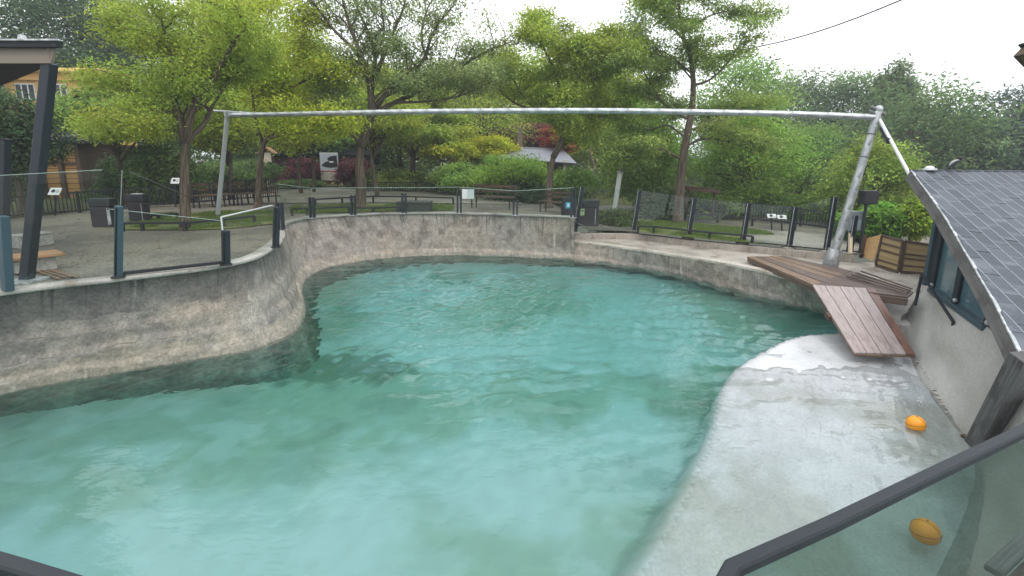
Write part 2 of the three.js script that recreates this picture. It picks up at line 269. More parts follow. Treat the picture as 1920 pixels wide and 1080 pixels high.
function wallPoint(i, y) {                                // concrete face with two irregular casting ledges
  const t = topC[i], l = lowC[i], k = (DECK - y) / DECK, p = t.clone().lerp(l, k), u = topArc[i];
  const n = V(-(lowC[Math.min(NW, i + 1)].z - lowC[Math.max(0, i - 1)].z), 0, lowC[Math.min(NW, i + 1)].x - lowC[Math.max(0, i - 1)].x).normalize();   // points into the pool
  const w1 = 1.0 + .28 * (fbm(u * .5, 1.7, 4, 0, 0, 61) - .5) - .12 * Math.sin(u * .35), w2 = .55 + .3 * (fbm(u * .45, 5.1, 4, 0, 0, 63) - .5), w3 = .2 + .16 * (fbm(u * .6, 9.1, 4, 0, 0, 65) - .5);
  const left = sstep(190, 160, i);
  let o = .1 * left * sstep(w1 + .02, w1 - .02, y) + .11 * left * sstep(w2 + .02, w2 - .02, y) + .09 * sstep(w3 + .025, w3 - .02, y);
  o -= .21 * left + .09;
  o += .05 * (fbm(u * .9, y * 1.3, 4, 0, 0, 67) - .5) + .025 * (fbm(u * 4, y * 5, 3, 0, 0, 69) - .5);
  return p.addScaledVector(n, -o * -1 * (n.dot(V(0, 0, -11).sub(p).setY(0)) > 0 ? 1 : -1)).setY(y);
}
{
  const rows = []; for (let j = 0; j <= 44; j++) rows.push(j < 40 ? DECK - (DECK + .1) * j / 39 : -.1 - (j - 39) * .3);
  const split = 180;
  const build = (a, b) => { const cols = []; for (let i = a; i <= b; i++) cols.push(rows.map((y) => ({ p: wallPoint(i, y), uv: [topArc[i], y + .2] }))); return sheet(cols); };
  const t = thing('pool_wall', 'curved stained concrete wall standing around the left and far side of the pool', 'wall', rimTop[9]);
  const cut = 39, part2 = (a, b, lo, hi) => { const cols = []; for (let i = a; i <= b; i++) cols.push(rows.slice(lo, hi + 1).map((y) => ({ p: wallPoint(i, y), uv: [topArc[i], y + .2] }))); return sheet(cols); };
  part(t, 'left_face', part2(0, split, 0, cut), mat.wallLeft); part(t, 'far_face', part2(split, NW, 0, cut), mat.wallFar); part(t, 'algae_coated_foot', part2(0, NW, cut, 44), mat.algae);
  const crust = []; let line = 0; for (const w of [(u) => 1.0 + .28 * (fbm(u * .5, 1.7, 4, 0, 0, 61) - .5) - .12 * Math.sin(u * .35), (u) => .55 + .3 * (fbm(u * .45, 5.1, 4, 0, 0, 63) - .5), (u) => .2 + .16 * (fbm(u * .6, 9.1, 4, 0, 0, 65) - .5)]) { let runPts = []; line++; const flush = () => { if (runPts.length > 1) crust.push(limb(runPts, .008, .004, 4)); runPts = []; }; for (let i = 0; i <= NW; i++) { const u = topArc[i], g = fbm(u * (2.2 + line), line * 7.3, 4, 0, 0, 87 + line); if (g < .52 || (w(0) < .4 ? false : i > 178)) { flush(); continue; } const y = w(u) - .012 + .06 * (fbm(u * 5, 2 + line, 4, 0, 0, 89) - .5); runPts.push(wallPoint(i, y)); } flush(); }
  part(t, 'lime_crust', crust, M('pale lime crust', { color: S(168, 162, 148), roughness: .9, bumpMap: grainBump, bumpScale: .01 }), 'stuff');
  // coping: worn flat kerb on the wall top, in cast lengths
  const out = []; for (let i = 0; i <= NW; i++) { const a = topC[Math.max(0, i - 1)], b = topC[Math.min(NW, i + 1)], n = V(b.z - a.z, 0, -(b.x - a.x)).normalize(); if (n.dot(V(0, 0, -11).sub(topC[i])) > 0) n.negate(); out.push(n); }
  const copY = DECK + .035;
  const prof = (i) => { const p = topC[i], n = out[i], w = .3 + .03 * (fbm(topArc[i] * 2, 3, 3, 0, 0, 81) - .5), h = copY + .02 * (fbm(topArc[i] * 1.6, 8, 3, 0, 0, 83) - .5), e = .012 + .03 * (fbm(topArc[i] * 3, 5, 3, 0, 0, 85) - .5);
    const q = (d, y) => p.clone().addScaledVector(n, d).setY(y); return [q(.02, h - .09), q(-e, h - .07), q(-e, h - .02), q(-e + .025, h), q(w, h), q(w + .01, h - .14)]; };
  let a = 0, k = 0;
  while (a < NW) { let b = a; const L = 2.6 + (k++ % 3) * .7; while (b < NW && topArc[b] - topArc[a] < L) b++; const cols = []; for (let i = a; i <= b; i++) { const pr = prof(i); cols.push(pr.map((p, j) => ({ p, uv: [topArc[i], j * .12] }))); } part(t, 'coping_stone', sheet(cols), mat.concrete); a = b; }
  const e = NW, n = out[e], q0 = topC[e], q1 = lowC[e];
  part(t, 'end_face', slab([q0.clone().setY(DECK), q0.clone().addScaledVector(n, .5).setY(DECK), q0.clone().addScaledVector(n, .5).setY(.3), q1.clone().setY(.3)].map((p) => p.add(V(.02, 0, 0))), .12), mat.wallFar);
  wallPoint.out = out;
}
// right side: the low wall, the terrace above it, the kerb under the fence
const lowTopPx = [[1075, 452, .74], [1150, 461, .75], [1240, 474, .78], [1330, 488, .82], [1400, 501, .86], [1480, 521, .9], [1545, 545, .92], [1610, 572, .6], [1690, 596, .42]];
const lowWaterPx = [[1075, 485], [1150, 494], [1240, 509], [1330, 530], [1400, 549], [1480, 569], [1545, 588], [1610, 612], [1690, 640]];
const lowTop = smooth(lowTopPx.map(([x, y, Y]) => P(x, y, Y)), 120), lowBase = smooth(lowWaterPx.map(([x, y]) => P(x, y, 0)), 120), lowArc = arc(lowTop);
{
  const cols = []; for (let i = 0; i <= 120; i++) { const c = []; for (let j = 0; j <= 22; j++) { const k = j / 14, p = lowTop[i].clone().lerp(lowBase[i], k); p.y = lerp(lowTop[i].y, 0, k); p.z += .04 * (fbm(lowArc[i] * 1.1, k * 2, 4, 0, 0, 91) - .5) + .07 * sstep(.82, .88, k + .1 * (fbm(lowArc[i] * .7, 4, 3, 0, 0, 93) - .5)); c.push({ p, uv: [lowArc[i] + 5, p.y + .9] }); } cols.push(c); }
  const t = thing('low_pool_wall', 'low streaked concrete wall between the far corner and the wooden platform', 'wall', lowTop[0]);
  part(t, 'face', sheet(cols), mat.wallFar);
  const o = P(1468, 546, .3), rim = new THREE.TorusGeometry(.11, .025, 8, 20); const th = .45; rim.rotateY(-th); rim.translate(o.x - .03, o.y, o.z + .12);
  const hole = new THREE.CylinderGeometry(.105, .105, .12, 20); hole.rotateX(Math.PI / 2); hole.rotateY(-th); hole.translate(o.x - .02, o.y, o.z + .05);
  const d = part(t, 'drain_pipe', rim, mat.fascia); part(d, 'pipe_mouth', hole, mat.black);
}
const kerbPx = [[1078, 437, 1.06], [1187, 438, 1.1], [1290, 449, 1.1], [1392, 459, 1.1], [1480, 467, 1.1], [1549, 473, 1.12], [1600, 478, 1.14]];
const kerbTop = smooth(kerbPx.map(([x, y, Y]) => P(x, y, Y)), 100);
const backLine = smooth([...kerbPx.map(([x, y, Y]) => P(x, y, Y).setY(Y - .26)), P(1645, 493, 1.0), P(1760, 520, 1.0)], 120);
{
  const cols = []; for (let i = 0; i <= 120; i++) { const c = []; for (let j = 0; j <= 10; j++) { const p = lowTop[i].clone().lerp(backLine[i], j / 10); p.y += .05 * (fbm(p.x * 1.2, p.z * 1.2, 4, 0, 0, 95) - .5) * Math.sin(Math.PI * j / 10); c.push({ p, uv: [p.x, p.z] }); } cols.push(c); }
  struct('terrace', sheet(cols), M('worn terrace concrete', { map: concreteTex, color: new THREE.Color(.98, .93, .9), bumpMap: grainBump, bumpScale: .006, roughness: .5 }), 'worn concrete terrace beside the pool in front of the right-hand fence');
  // pale broken lip along the terrace edge
  const lip = []; for (let i = 0; i <= 84; i++) { const w = .2 + .16 * (fbm(lowArc[i] * 1.8, 2, 3, 0, 0, 97) - .3), p = lowTop[i], b = backLine[i].clone().sub(p).setY(0).normalize(), q = (d, h) => p.clone().addScaledVector(b, d).add(V(0, h, 0)); lip.push([q(-.02, -.08), q(-.03, .0), q(0, .025), q(w, .03), q(w + .03, -.02)].map((p, j) => ({ p, uv: [lowArc[i], j * .1] }))); }
  const t = thing('terrace_kerb', 'pale chipped concrete lip along the edge of the terrace beside the far water', 'kerb', lowTop[30]);
  part(t, 'lip', sheet(lip), M('pale chipped concrete', { map: concreteTex, color: new THREE.Color(1.25, 1.2, 1.15), bumpMap: grainBump, bumpScale: .008, roughness: .7 }));
  const k = []; for (let i = 0; i <= 100; i++) { const p = kerbTop[i], b = V(.25, 0, -1).normalize(), q = (d, y) => p.clone().addScaledVector(b, d).setY(y), h = p.y + .02 * (fbm(i * .3, 5, 3, 0, 0, 99) - .5); k.push([q(-.14, h - .4), q(-.12, h - .03), q(-.09, h), q(.16, h), q(.18, h - .4)].map((p, j) => ({ p, uv: [i * .16, j * .15] }))); }
  const kb = thing('fence_kerb', 'grey brown concrete kerb carrying the dark posts of the right-hand fence', 'kerb', kerbTop[50]);
  part(kb, 'kerb', sheet(k), M('grey brown concrete', { map: concreteTex, color: new THREE.Color(.82, .76, .72), bumpMap: grainBump, bumpScale: .006, roughness: .8 }));
}
// floor and beach, one height field cut in two
const beachPx = [[1720, 600], [1640, 615], [1575, 629], [1500, 635], [1430, 660], [1375, 695], [1350, 735], [1338, 790], [1312, 860], [1262, 960], [1190, 1075], [1100, 1200]];
const beachEdge = smooth(beachPx.map(([x, y]) => P(x, y, 0)), 120);
const beachPoly = [...beachEdge, V(3, 0, 2), V(14, 0, 2), V(14, 0, -11)];
function insidePoly(x, z, poly) { let c = false; for (let i = 0, j = poly.length - 1; i < poly.length; j = i++) { const a = poly[i], b = poly[j]; if ((a.z > z) !== (b.z > z) && x < (b.x - a.x) * (z - a.z) / (b.z - a.z) + a.x) c = !c; } return c; }
function edgeDist(x, z) { let m = 1e9; for (const p of beachEdge) m = Math.min(m, (p.x - x) ** 2 + (p.z - z) ** 2); return Math.sqrt(m); }
const beachTop = (x, z) => clamp((-9.6 - z) * .05, -.3, .12) + .02 * (fbm(x * .8, z * .8, 4, 0, 0, 151) - .5);
{
  const x0 = -10.5, x1 = 12, z0 = -23.2, z1 = 1.5, st = .085, nx = Math.round((x1 - x0) / st), nz = Math.round((z1 - z0) / st);
  const pos = [], uv = [], col = [], kind = [];
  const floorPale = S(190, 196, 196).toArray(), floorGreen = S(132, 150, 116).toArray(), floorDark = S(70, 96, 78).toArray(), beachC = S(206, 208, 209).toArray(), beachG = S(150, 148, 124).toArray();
  let wall = []; for (let i = 0; i <= NW; i += 3) wall.push(lowC[i]);
  for (let j = 0; j <= nz; j++) for (let i = 0; i <= nx; i++) {
    const x = x0 + i * st, z = z0 + j * st, ins = insidePoly(x, z, beachPoly), d = edgeDist(x, z) * (ins ? -1 : 1);
    const w = lerp(.22, .5, sstep(-8.2, -5.4, z)), deep = -1.45 + .45 * sstep(-11, -5, z) + .06 * (fbm(x * .5, z * .5, 3, 0, 0, 153) - .5);
    const bt = beachTop(x, z), y = d < 0 ? bt - .03 * Math.exp(d * 18) : lerp(bt - .03, deep, sstep(0, w, d));
    const n1 = fbm(x * .42 + 9, z * .42, 5, 0, 0, 155), n2 = fbm(x * 1.4, z * 1.4, 4, 0, 0, 157), n3 = fbm(x * 5, z * 5, 3, 0, 0, 159);
    let c;
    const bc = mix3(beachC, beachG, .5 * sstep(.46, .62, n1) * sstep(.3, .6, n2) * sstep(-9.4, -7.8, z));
    let fc = mix3(floorPale, floorGreen, sstep(.44, .64, n1 + .18 * (n2 - .5) + .1 * sstep(-1.5, -5, x)) * .55);
    fc = mix3(fc, floorPale, .5 * sstep(.56, .66, n2));
    fc = mix3(fc, floorDark, .2 * sstep(.6, .72, fbm(x * .9 + 3, z * .9, 4, 0, 0, 163)));
    { const q = Math.hypot((x + 4.1) / 1.5, (z + 10.6) / .95) + 1.1 * (n2 - .5) + .6 * (n3 - .5); fc = mix3(fc, floorDark, .62 * (1 - sstep(.7, 1.05, q))); }  // dark water ripples off the wall bend, painted into the floor colour
    c = mix3(bc, fc, sstep(-.02, Math.max(.1, w * .7), d + .3 * w * (n2 - .5)));
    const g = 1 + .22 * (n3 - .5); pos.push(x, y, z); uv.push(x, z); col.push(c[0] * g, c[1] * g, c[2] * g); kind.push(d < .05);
  }
  const ia = [], ib = [], m = nx + 1;
  for (let j = 0; j < nz; j++) for (let i = 0; i < nx; i++) { const a = j * m + i, b = a + m; (kind[a] ? ib : ia).push(a, b, a + 1, b, b + 1, a + 1); }
  const full = new THREE.BufferGeometry(); full.setAttribute('position', new THREE.Float32BufferAttribute(pos, 3)); full.setIndex([...ia.slice(0, 3)]);
  const all = []; for (const q of [ia, ib]) for (let k = 0; k < q.length; k++) all.push(q[k]); full.setIndex(all); full.computeVertexNormals();
  const sub = (idx) => { const map = new Map(), p = [], u = [], c = [], nn = [], id = [], N = full.attributes.normal.array; for (const k of idx) { if (!map.has(k)) { map.set(k, p.length / 3); p.push(pos[k * 3], pos[k * 3 + 1], pos[k * 3 + 2]); u.push(uv[k * 2], uv[k * 2 + 1]); c.push(col[k * 3], col[k * 3 + 1], col[k * 3 + 2]); nn.push(N[k * 3], N[k * 3 + 1], N[k * 3 + 2]); } id.push(map.get(k)); } const g = new THREE.BufferGeometry(); g.setAttribute('position', new THREE.Float32BufferAttribute(p, 3)); g.setAttribute('uv', new THREE.Float32BufferAttribute(u, 2)); g.setAttribute('color', new THREE.Float32BufferAttribute(c, 3)); g.setAttribute('normal', new THREE.Float32BufferAttribute(nn, 3)); g.setIndex(id); return g; };
  struct('pool_floor', sub(ia), mat.floor, 'pale pool floor with green algae patches and painted dark ripples under the turquoise water');
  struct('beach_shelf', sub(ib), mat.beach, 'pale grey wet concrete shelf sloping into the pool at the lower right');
}
{ // water: closed body, top sheet with small waves
  const x0 = -10.4, x1 = 11.8, z0 = -22.9, z1 = 1.4, st = .075, nx = Math.round((x1 - x0) / st), nz = Math.round((z1 - z0) / st), r = rng(77), W = [];
  for (let k = 0; k < 26; k++) { const L = .22 + 1.5 * Math.pow(r(), 2), a = (r() - .5) * 2.4 + 1.35, f = 2 * Math.PI / L; W.push([Math.cos(a) * f, Math.sin(a) * f, r() * 6.3, .0078 * L / (.35 + L * .6), r() * 50]); }
  const pos = [], uv = [], idx = [], m = nx + 1;
  for (let j = 0; j <= nz; j++) for (let i = 0; i <= nx; i++) {
    const x = x0 + i * st, z = z0 + j * st, rough = .25 + .75 * sstep(-5, -13, z), lo = fbm(x * .3 + 4, z * .3, 3, 0, 0, 171);
    let y = 0; for (const w of W) y += w[3] * Math.sin(w[0] * x + w[1] * z + w[2] + 2.2 * lo) * sstep(.25, .6, vnoise(x * .35 + w[4], z * .35, 0, 0, 173));
    y = y * rough * (.5 + 1.1 * sstep(.35, .65, lo));
    if (i === 0 || j === 0 || i === nx || j === nz) y = 0;
    pos.push(x, y, z); uv.push(x, z);
  }
  for (let j = 0; j < nz; j++) for (let i = 0; i < nx; i++) { const a = j * m + i, b = a + m; idx.push(a, b, a + 1, b, b + 1, a + 1); }
  const top = new THREE.BufferGeometry(); top.setAttribute('position', new THREE.Float32BufferAttribute(pos, 3)); top.setAttribute('uv', new THREE.Float32BufferAttribute(uv, 2)); top.setIndex(idx); top.computeVertexNormals();
  // sides and bottom joined on
  const n0 = pos.length / 3, bp = [], bidx = [], ring = [];
  for (let i = 0; i < nx; i++) ring.push(i); for (let j = 0; j < nz; j++) ring.push(j * m + nx); for (let i = nx; i > 0; i--) ring.push(nz * m + i); for (let j = nz; j > 0; j--) ring.push(j * m);
  const P2 = [...pos], U2 = [...uv], N2 = Array.from(top.attributes.normal.array), I2 = [...idx];
  const base = P2.length / 3; for (const k of ring) { P2.push(pos[k * 3], -3, pos[k * 3 + 2]); U2.push(0, 0); N2.push(0, -1, 0); }
  const c0 = P2.length / 3; P2.push((x0 + x1) / 2, -3, (z0 + z1) / 2); U2.push(0, 0); N2.push(0, -1, 0);
  for (let k = 0; k < ring.length; k++) { const q = (k + 1) % ring.length, a = ring[k], b = ring[q], c = base + k, d = base + q; I2.push(a, b, c, b, d, c, c, d, c0); }
  const g = new THREE.BufferGeometry(); g.setAttribute('position', new THREE.Float32BufferAttribute(P2, 3)); g.setAttribute('uv', new THREE.Float32BufferAttribute(U2, 2)); g.setAttribute('normal', new THREE.Float32BufferAttribute(N2, 3)); g.setIndex(I2);
  mat.water.side = THREE.FrontSide;
  struct('water', g, mat.water, 'milky turquoise pool water with small ripples');
}
// ------------------------------------------------------------------ ground, lawns, paths
{
  const hole = []; const out = wallPoint.out;
  for (let i = 0; i <= NW; i += 2) hole.push(topC[i].clone().addScaledVector(out[i], .2));
  for (let i = 2; i <= 100; i += 4) hole.push(kerbTop[i].clone());
  hole.push(P(1645, 489, 1.0), P(1760, 500, 1.1), V(17, 0, -15), V(17, 0, 4), V(0, 0, 6), V(-12, 0, 5));
  const C = V(0, 0, -10.5), cols = [], loop = [...hole, hole[0]], fine = [];
  for (let i = 0; i < loop.length - 1; i++) { const n = Math.max(1, Math.ceil(loop[i].distanceTo(loop[i + 1]) / .6)); for (let k = 0; k < n; k++) fine.push(loop[i].clone().lerp(loop[i + 1], k / n)); } fine.push(loop[0].clone());
  const dist = [0, .3, .7, 1.2, 1.9, 2.8, 4, 5.5, 7.5, 10, 14, 20, 30, 50, 90, 180, 420];
  for (const p of fine) { const d = p.clone().sub(C).setY(0).normalize(); cols.push(dist.map((s) => { const q = p.clone().addScaledVector(d, s); q.y = groundY(q.x, q.z) + (s < 40 ? .02 * (fbm(q.x * .4, q.z * .4, 3, 0, 0, 181) - .5) : 0); return { p: q, uv: [q.x, q.z] }; })); }
  struct('ground', sheet(cols), mat.ground, 'grey brown gravel and asphalt ground around the pool');
}
const overlay = (name, px, m, label, lift = .02) => {
  const pts = px.map(([x, y]) => G(x, y)), sh = new THREE.Shape(pts.map((p) => new THREE.Vector2(p.x, p.z)));
  let poly = pts; const n = 26, cols = [], L = pts.length / 2;
  // strip between the near chain (first half) and the far chain (second half reversed)
  const near = pts.slice(0, L), far = pts.slice(L).reverse(), at = (c, t) => { const k = t * (c.length - 1), i = Math.min(c.length - 2, Math.floor(k)); return c[i].clone().lerp(c[i + 1], k - i); };
  for (let i = 0; i <= n; i++) { const a = at(near, i / n), b = at(far, i / n), c = []; for (let j = 0; j <= 8; j++) { const p = a.clone().lerp(b, j / 8); p.y = groundY(p.x, p.z) + lift + .015; c.push({ p, uv: [p.x, p.z] }); } cols.push(c); }
  return struct(name, sheet(cols), m, label);
};
const lawns = [];
function lawn(px, label) { overlay('lawn', px, mat.lawn, label); lawns.push(px); }
lawn([[232, 432], [350, 433], [430, 430], [520, 420], [520, 395], [420, 398], [330, 400], [245, 405]], 'thin lawn behind the left fence');
lawn([[545, 402], [650, 399], [760, 396], [850, 395], [850, 384], [750, 383], [650, 384], [545, 388]], 'lawn strip behind the far wall');
lawn([[1195, 436], [1300, 447], [1400, 456], [1480, 460], [1440, 436], [1380, 427], [1290, 419], [1195, 412]], 'lawn behind the right-hand fence');
overlay('path', [[232, 391], [400, 384], [560, 382], [700, 380], [850, 382], [980, 384], [980, 372], [850, 366], [700, 357], [560, 352], [400, 372], [232, 385]], mat.path, 'pale path crossing behind the lawns');
overlay('path', [[1400, 453], [1480, 462], [1560, 470], [1620, 474], [1600, 446], [1540, 440], [1470, 435], [1390, 428]], mat.path, 'pale path leading to the gate behind the right fence', .03);
overlay('planting_bed', [[-300, 440], [100, 402], [420, 365], [560, 350], [800, 357], [1000, 368], [1200, 385], [1450, 405], [1700, 440], [1700, 330], [1450, 330], [1200, 325], [1000, 322], [800, 320], [560, 318], [420, 318], [100, 318], [-300, 322]], mat.soil, 'dark planted ground under the trees behind the paths', .012);
{ // grass blades on the lawns
  const r = rng(5), blade = new THREE.BufferGeometry(); blade.setAttribute('position', new THREE.Float32BufferAttribute([-.012, 0, 0, .012, 0, 0, .004, .07, .02, -.03, 0, .01, -.01, 0, .012, -.045, .055, 0, .02, 0, -.01, .036, 0, -.012, .05, .05, -.03], 3)); blade.computeVertexNormals();
  const list = []; for (const px of lawns) { const pts = px.map(([x, y]) => G(x, y)), L = pts.length / 2, near = pts.slice(0, L), far = pts.slice(L).reverse(); for (let k = 0; k < 9000; k++) { const t = r() * (L - 1), i = Math.min(L - 2, Math.floor(t)), p = near[i].clone().lerp(near[i + 1], t - i).lerp(far[i].clone().lerp(far[i + 1], t - i), r()); p.y = groundY(p.x, p.z) + .03; if (fbm(p.x * .8, p.z * .8, 3, 0, 0, 191) > .42) list.push(p); } }
  const im = new THREE.InstancedMesh(blade, M('grass blade', { color: S(104, 124, 56), roughness: .9 }), list.length), o = new THREE.Object3D();
  list.forEach((p, i) => { o.position.copy(p); o.rotation.y = r() * 6.3; o.scale.setScalar(.7 + r() * .9); o.updateMatrix(); im.setMatrixAt(i, o.matrix); });
  im.name = 'grass'; im.userData = { kind: 'stuff', label: 'short green grass growing on the lawns' }; scene.add(im);
}
// ------------------------------------------------------------------ glass fences
const paneOf = (a, b, h0, h1a, h1b, th = .016) => {        // upright pane between two ground points
  const n = b.clone().sub(a).setY(0).normalize().cross(V(0, 1, 0)).multiplyScalar(th / 2), A0 = a.clone().setY(h0), B0 = b.clone().setY(h0), A1 = a.clone().setY(h1a), B1 = b.clone().setY(h1b);
  const quad = [A0, B0, B1, A1], f = quad.map((p) => p.clone().add(n)), pos = [], uv = [];
  // one thin sheet: light passes straight through
  for (const k of [0, 1, 2, 0, 2, 3]) { pos.push(...f[k].toArray()); uv.push(0, 0); }
  const g = new THREE.BufferGeometry(); g.setAttribute('position', new THREE.Float32BufferAttribute(pos, 3)); g.setAttribute('uv', new THREE.Float32BufferAttribute(uv, 2)); g.computeVertexNormals(); return g;
};
const edgeStrip = (a, b, r = .006) => rod(a, b, r, 5);
const mEdge = M('glass edge', { color: S(176, 196, 188), roughness: .25, transmission: .3, thickness: 0 });
{ // left fence on the deck
  const t = thing('glass_fence', 'tall glass fence with two stout teal grey posts on the left pool wall', 'fence', P(222, 520, DECK));
  const posts = [[15, 545, 405, .15, .13, 6], [222, 520, 386, .13, .1, 223], [424, 497, 432, .15, .12, 423], [517, 464, 388, .14, .12, 519]];
  const at = posts.map(([x, y]) => P(x, y, DECK + .03)), topY = posts.map(([x, y, y2], i) => PZ(x, y2, at[i].z).y);
  posts.forEach(([, , y2, w, d, x2], i) => { const a = at[i], b = PZ(x2, y2, a.z); const pp = part(t, 'post', beam(a, b, w, d, .012, V(1, 0, .4)), i < 2 ? mat.postTeal : mat.postDark); if (i) { part(pp, 'channel', beam(a.clone().add(V(.0, .05, w * .54)), b.clone().add(V(0, -.03, w * .54)), .02, .03, 0, V(1, 0, .3)), mat.black); part(pp, 'foot_plate', new THREE.CylinderGeometry(.12, .13, .03, 12).translate(a.x, a.y + .012, a.z), mat.black); } });
  const pan = (i, k, y0, ya, yb) => { const A = at[i], B = at[k]; const a = PZ(posts[i][0], ya, A.z).y, b = PZ(posts[k][0], yb, B.z).y; const p = part(t, 'glass_pane', paneOf(A, B, DECK + y0, a, b), mat.glass); part(p, 'pane_edge', edgeStrip(A.clone().setY(a), B.clone().setY(b)), mEdge); return [A, B, a, b]; };
  pan(0, 1, .08, 331, 319); part(t, 'pane_edge', edgeStrip(PZ(226, 384, at[1].z), PZ(229, 319, at[1].z)), mEdge);
  pan(1, 2, .1, 392, 414); part(t, 'bottom_rail', beam(at[1].clone().setY(DECK + .1), at[2].clone().setY(DECK + .1), .07, .06, .01), mat.black);
  const [A, B, a, b] = pan(2, 3, .06, 408, 386); part(t, 'pane_cap', edgeStrip(A.clone().setY(a + .01), B.clone().setY(b + .01), .02), mat.white); part(t, 'pane_cap', edgeStrip(A.clone().setY(a + .01), A.clone().setY(topY[2]), .018), mat.white);
}
{ // far fence on the coping
  const t = thing('glass_fence', 'low glass fence with short dark posts along the top of the far pool wall', 'fence', P(757, 399, DECK));
  const posts = [[527, 432, 380, 345], [586, 409, 370, 353], [663, 404, 366, 352], [758, 400, 362, 352], [861, 400, 355, 351], [966, 404, 376, 358], [1074, 408, 352, 352]];
  const at = posts.map(([x, y]) => P(x, y, DECK + .03)), th = at.map((p, i) => PZ(posts[i][0], posts[i][2], p.z).y), tg = at.map((p, i) => PZ(posts[i][0], posts[i][3], p.z).y);
  at.forEach((p, i) => { const q = p.clone().setY(th[i]); const o = part(t, 'post', [beam(p.clone().add(V(-.075, 0, 0)), q.clone().add(V(-.06, 0, 0)), .07, .16, .01, V(1, 0, 0)), beam(p.clone().add(V(.075, 0, 0)), q.clone().add(V(.08, 0, 0)), .07, .16, .01, V(1, 0, 0))], mat.postDark); part(o, 'foot_plate', planarUV(new THREE.BoxGeometry(.3, .025, .24)).translate(p.x, p.y + .01, p.z), mat.steel); });
  for (let i = 0; i < 6; i++) { const p = part(t, 'glass_pane', paneOf(at[i], at[i + 1], DECK + .08, tg[i], tg[i + 1]), mat.glass); part(p, 'pane_edge', edgeStrip(at[i].clone().setY(tg[i]), at[i + 1].clone().setY(tg[i + 1]), .012), mEdge); }
  const s = thing('sign_plate', 'blank pale grey plate fixed to the far glass fence near its middle', 'sign', P(877, 363, DECK)); const z = at[4].z + .08, a = PZ(866, 354, z), b = PZ(889, 373, z);
  part(s, 'plate', beam(V(a.x, (a.y + b.y) / 2, z), V(b.x, (a.y + b.y) / 2, z), a.y - b.y, .02, .006), mat.white); part(s, 'frame', [beam(V(a.x, a.y + .01, z), V(b.x, a.y + .01, z), .03, .03), beam(V(a.x - .01, a.y, z), V(a.x - .01, b.y, z), .03, .03, 0, V(1, 0, 0))], mat.black);
}
{ // right fence on the kerb
  const t = thing('glass_fence', 'glass fence with leaning tall dark posts on the kerb behind the right terrace', 'fence', P(1290, 449, 1.1));
  const posts = [[1078, 437, 350], [1187, 436, 357], [1290, 447, 371], [1392, 457, 381], [1479, 466, 388], [1549, 472, 369], [1592, 476, 404]];
  const at = posts.map(([x, y], i) => P(x, y, kerbPx[i][2])), top = posts.map(([x, y, y2], i) => PZ(x + (y - y2) * .16, y2, at[i].z - .02));
  at.forEach((p, i) => { const q = top[i], e = V(.055, 0, 0); const o = part(t, 'post', [beam(p.clone().sub(e), q.clone().sub(e), .05, .16, .01, V(1, 0, 0)), beam(p.clone().add(e), q.clone().add(e), .05, .16, .01, V(1, 0, 0)), beam(p.clone(), q.clone(), .07, .07, 0, V(1, 0, 0))], mat.postDark); part(o, 'foot', planarUV(new RoundedBoxGeometry(.42, .09, .3, 1, .02)).translate(p.x, p.y + .02, p.z), mat.concrete); part(o, 'edge_strip', rod(p.clone().add(V(-.09, .05, .085)), q.clone().add(V(-.09, 0, .085)), .012, 5), mat.steel); });
  for (let i = 0; i < 6; i++) { const a = at[i], b = at[i + 1], A = top[i], B = top[i + 1], pos = [a.clone().setY(a.y + .06), b.clone().setY(b.y + .06), B, A], v = [], uv = []; for (const k of [0, 1, 2, 0, 2, 3]) { v.push(...pos[k].toArray()); uv.push(0, 0); } const g = new THREE.BufferGeometry(); g.setAttribute('position', new THREE.Float32BufferAttribute(v, 3)); g.setAttribute('uv', new THREE.Float32BufferAttribute(uv, 2)); g.computeVertexNormals(); part(t, 'glass_pane', g, mat.glass); }
}
{ // near railing under the camera
  const Y = 3.32, px = [[-420, 940], [-120, 1012], [30, 1056], [230, 1118], [1310, 1175], [1374, 1057], [1560, 975], [1740, 888], [1920, 802], [2150, 690]];
  const pts = px.map(([x, y]) => P(x, y, Y));
  const t = thing('glass_railing', 'slate blue handrail with tinted glass below it across the near right corner', 'railing', pts[5].clone());
  const prof = [[-.016, -.028], [-.019, -.004], [-.014, .002], [.014, .002], [.019, -.004], [.016, -.028], [-.016, -.028]], cols = pts.map((p, i) => { const a = pts[Math.max(0, i - 1)], b = pts[Math.min(pts.length - 1, i + 1)], d0 = p.clone().sub(a).setY(0).normalize(), d1 = b.clone().sub(p).setY(0).normalize(); if (!i) d0.copy(d1); if (i === pts.length - 1) d1.copy(d0); const m = d0.clone().add(d1).normalize(), n = V(m.z, 0, -m.x), k = 1 / Math.max(.35, m.dot(d0)); return prof.map(([w, h]) => ({ p: p.clone().addScaledVector(n, w * k).add(V(0, h, 0)), uv: [i, w * 3 + h] })); });
  { const fl = sheet(cols).toNonIndexed(); fl.computeVertexNormals(); part(t, 'handrail', planarUV(fl), mat.railDark); }
  for (const [i, j] of [[0, 3], [3, 4], [4, 5], [5, 9]]) part(t, 'glass_pane', paneOf(pts[i], pts[j], 2.0, Y - .02, Y - .02), mat.glassTint);
}
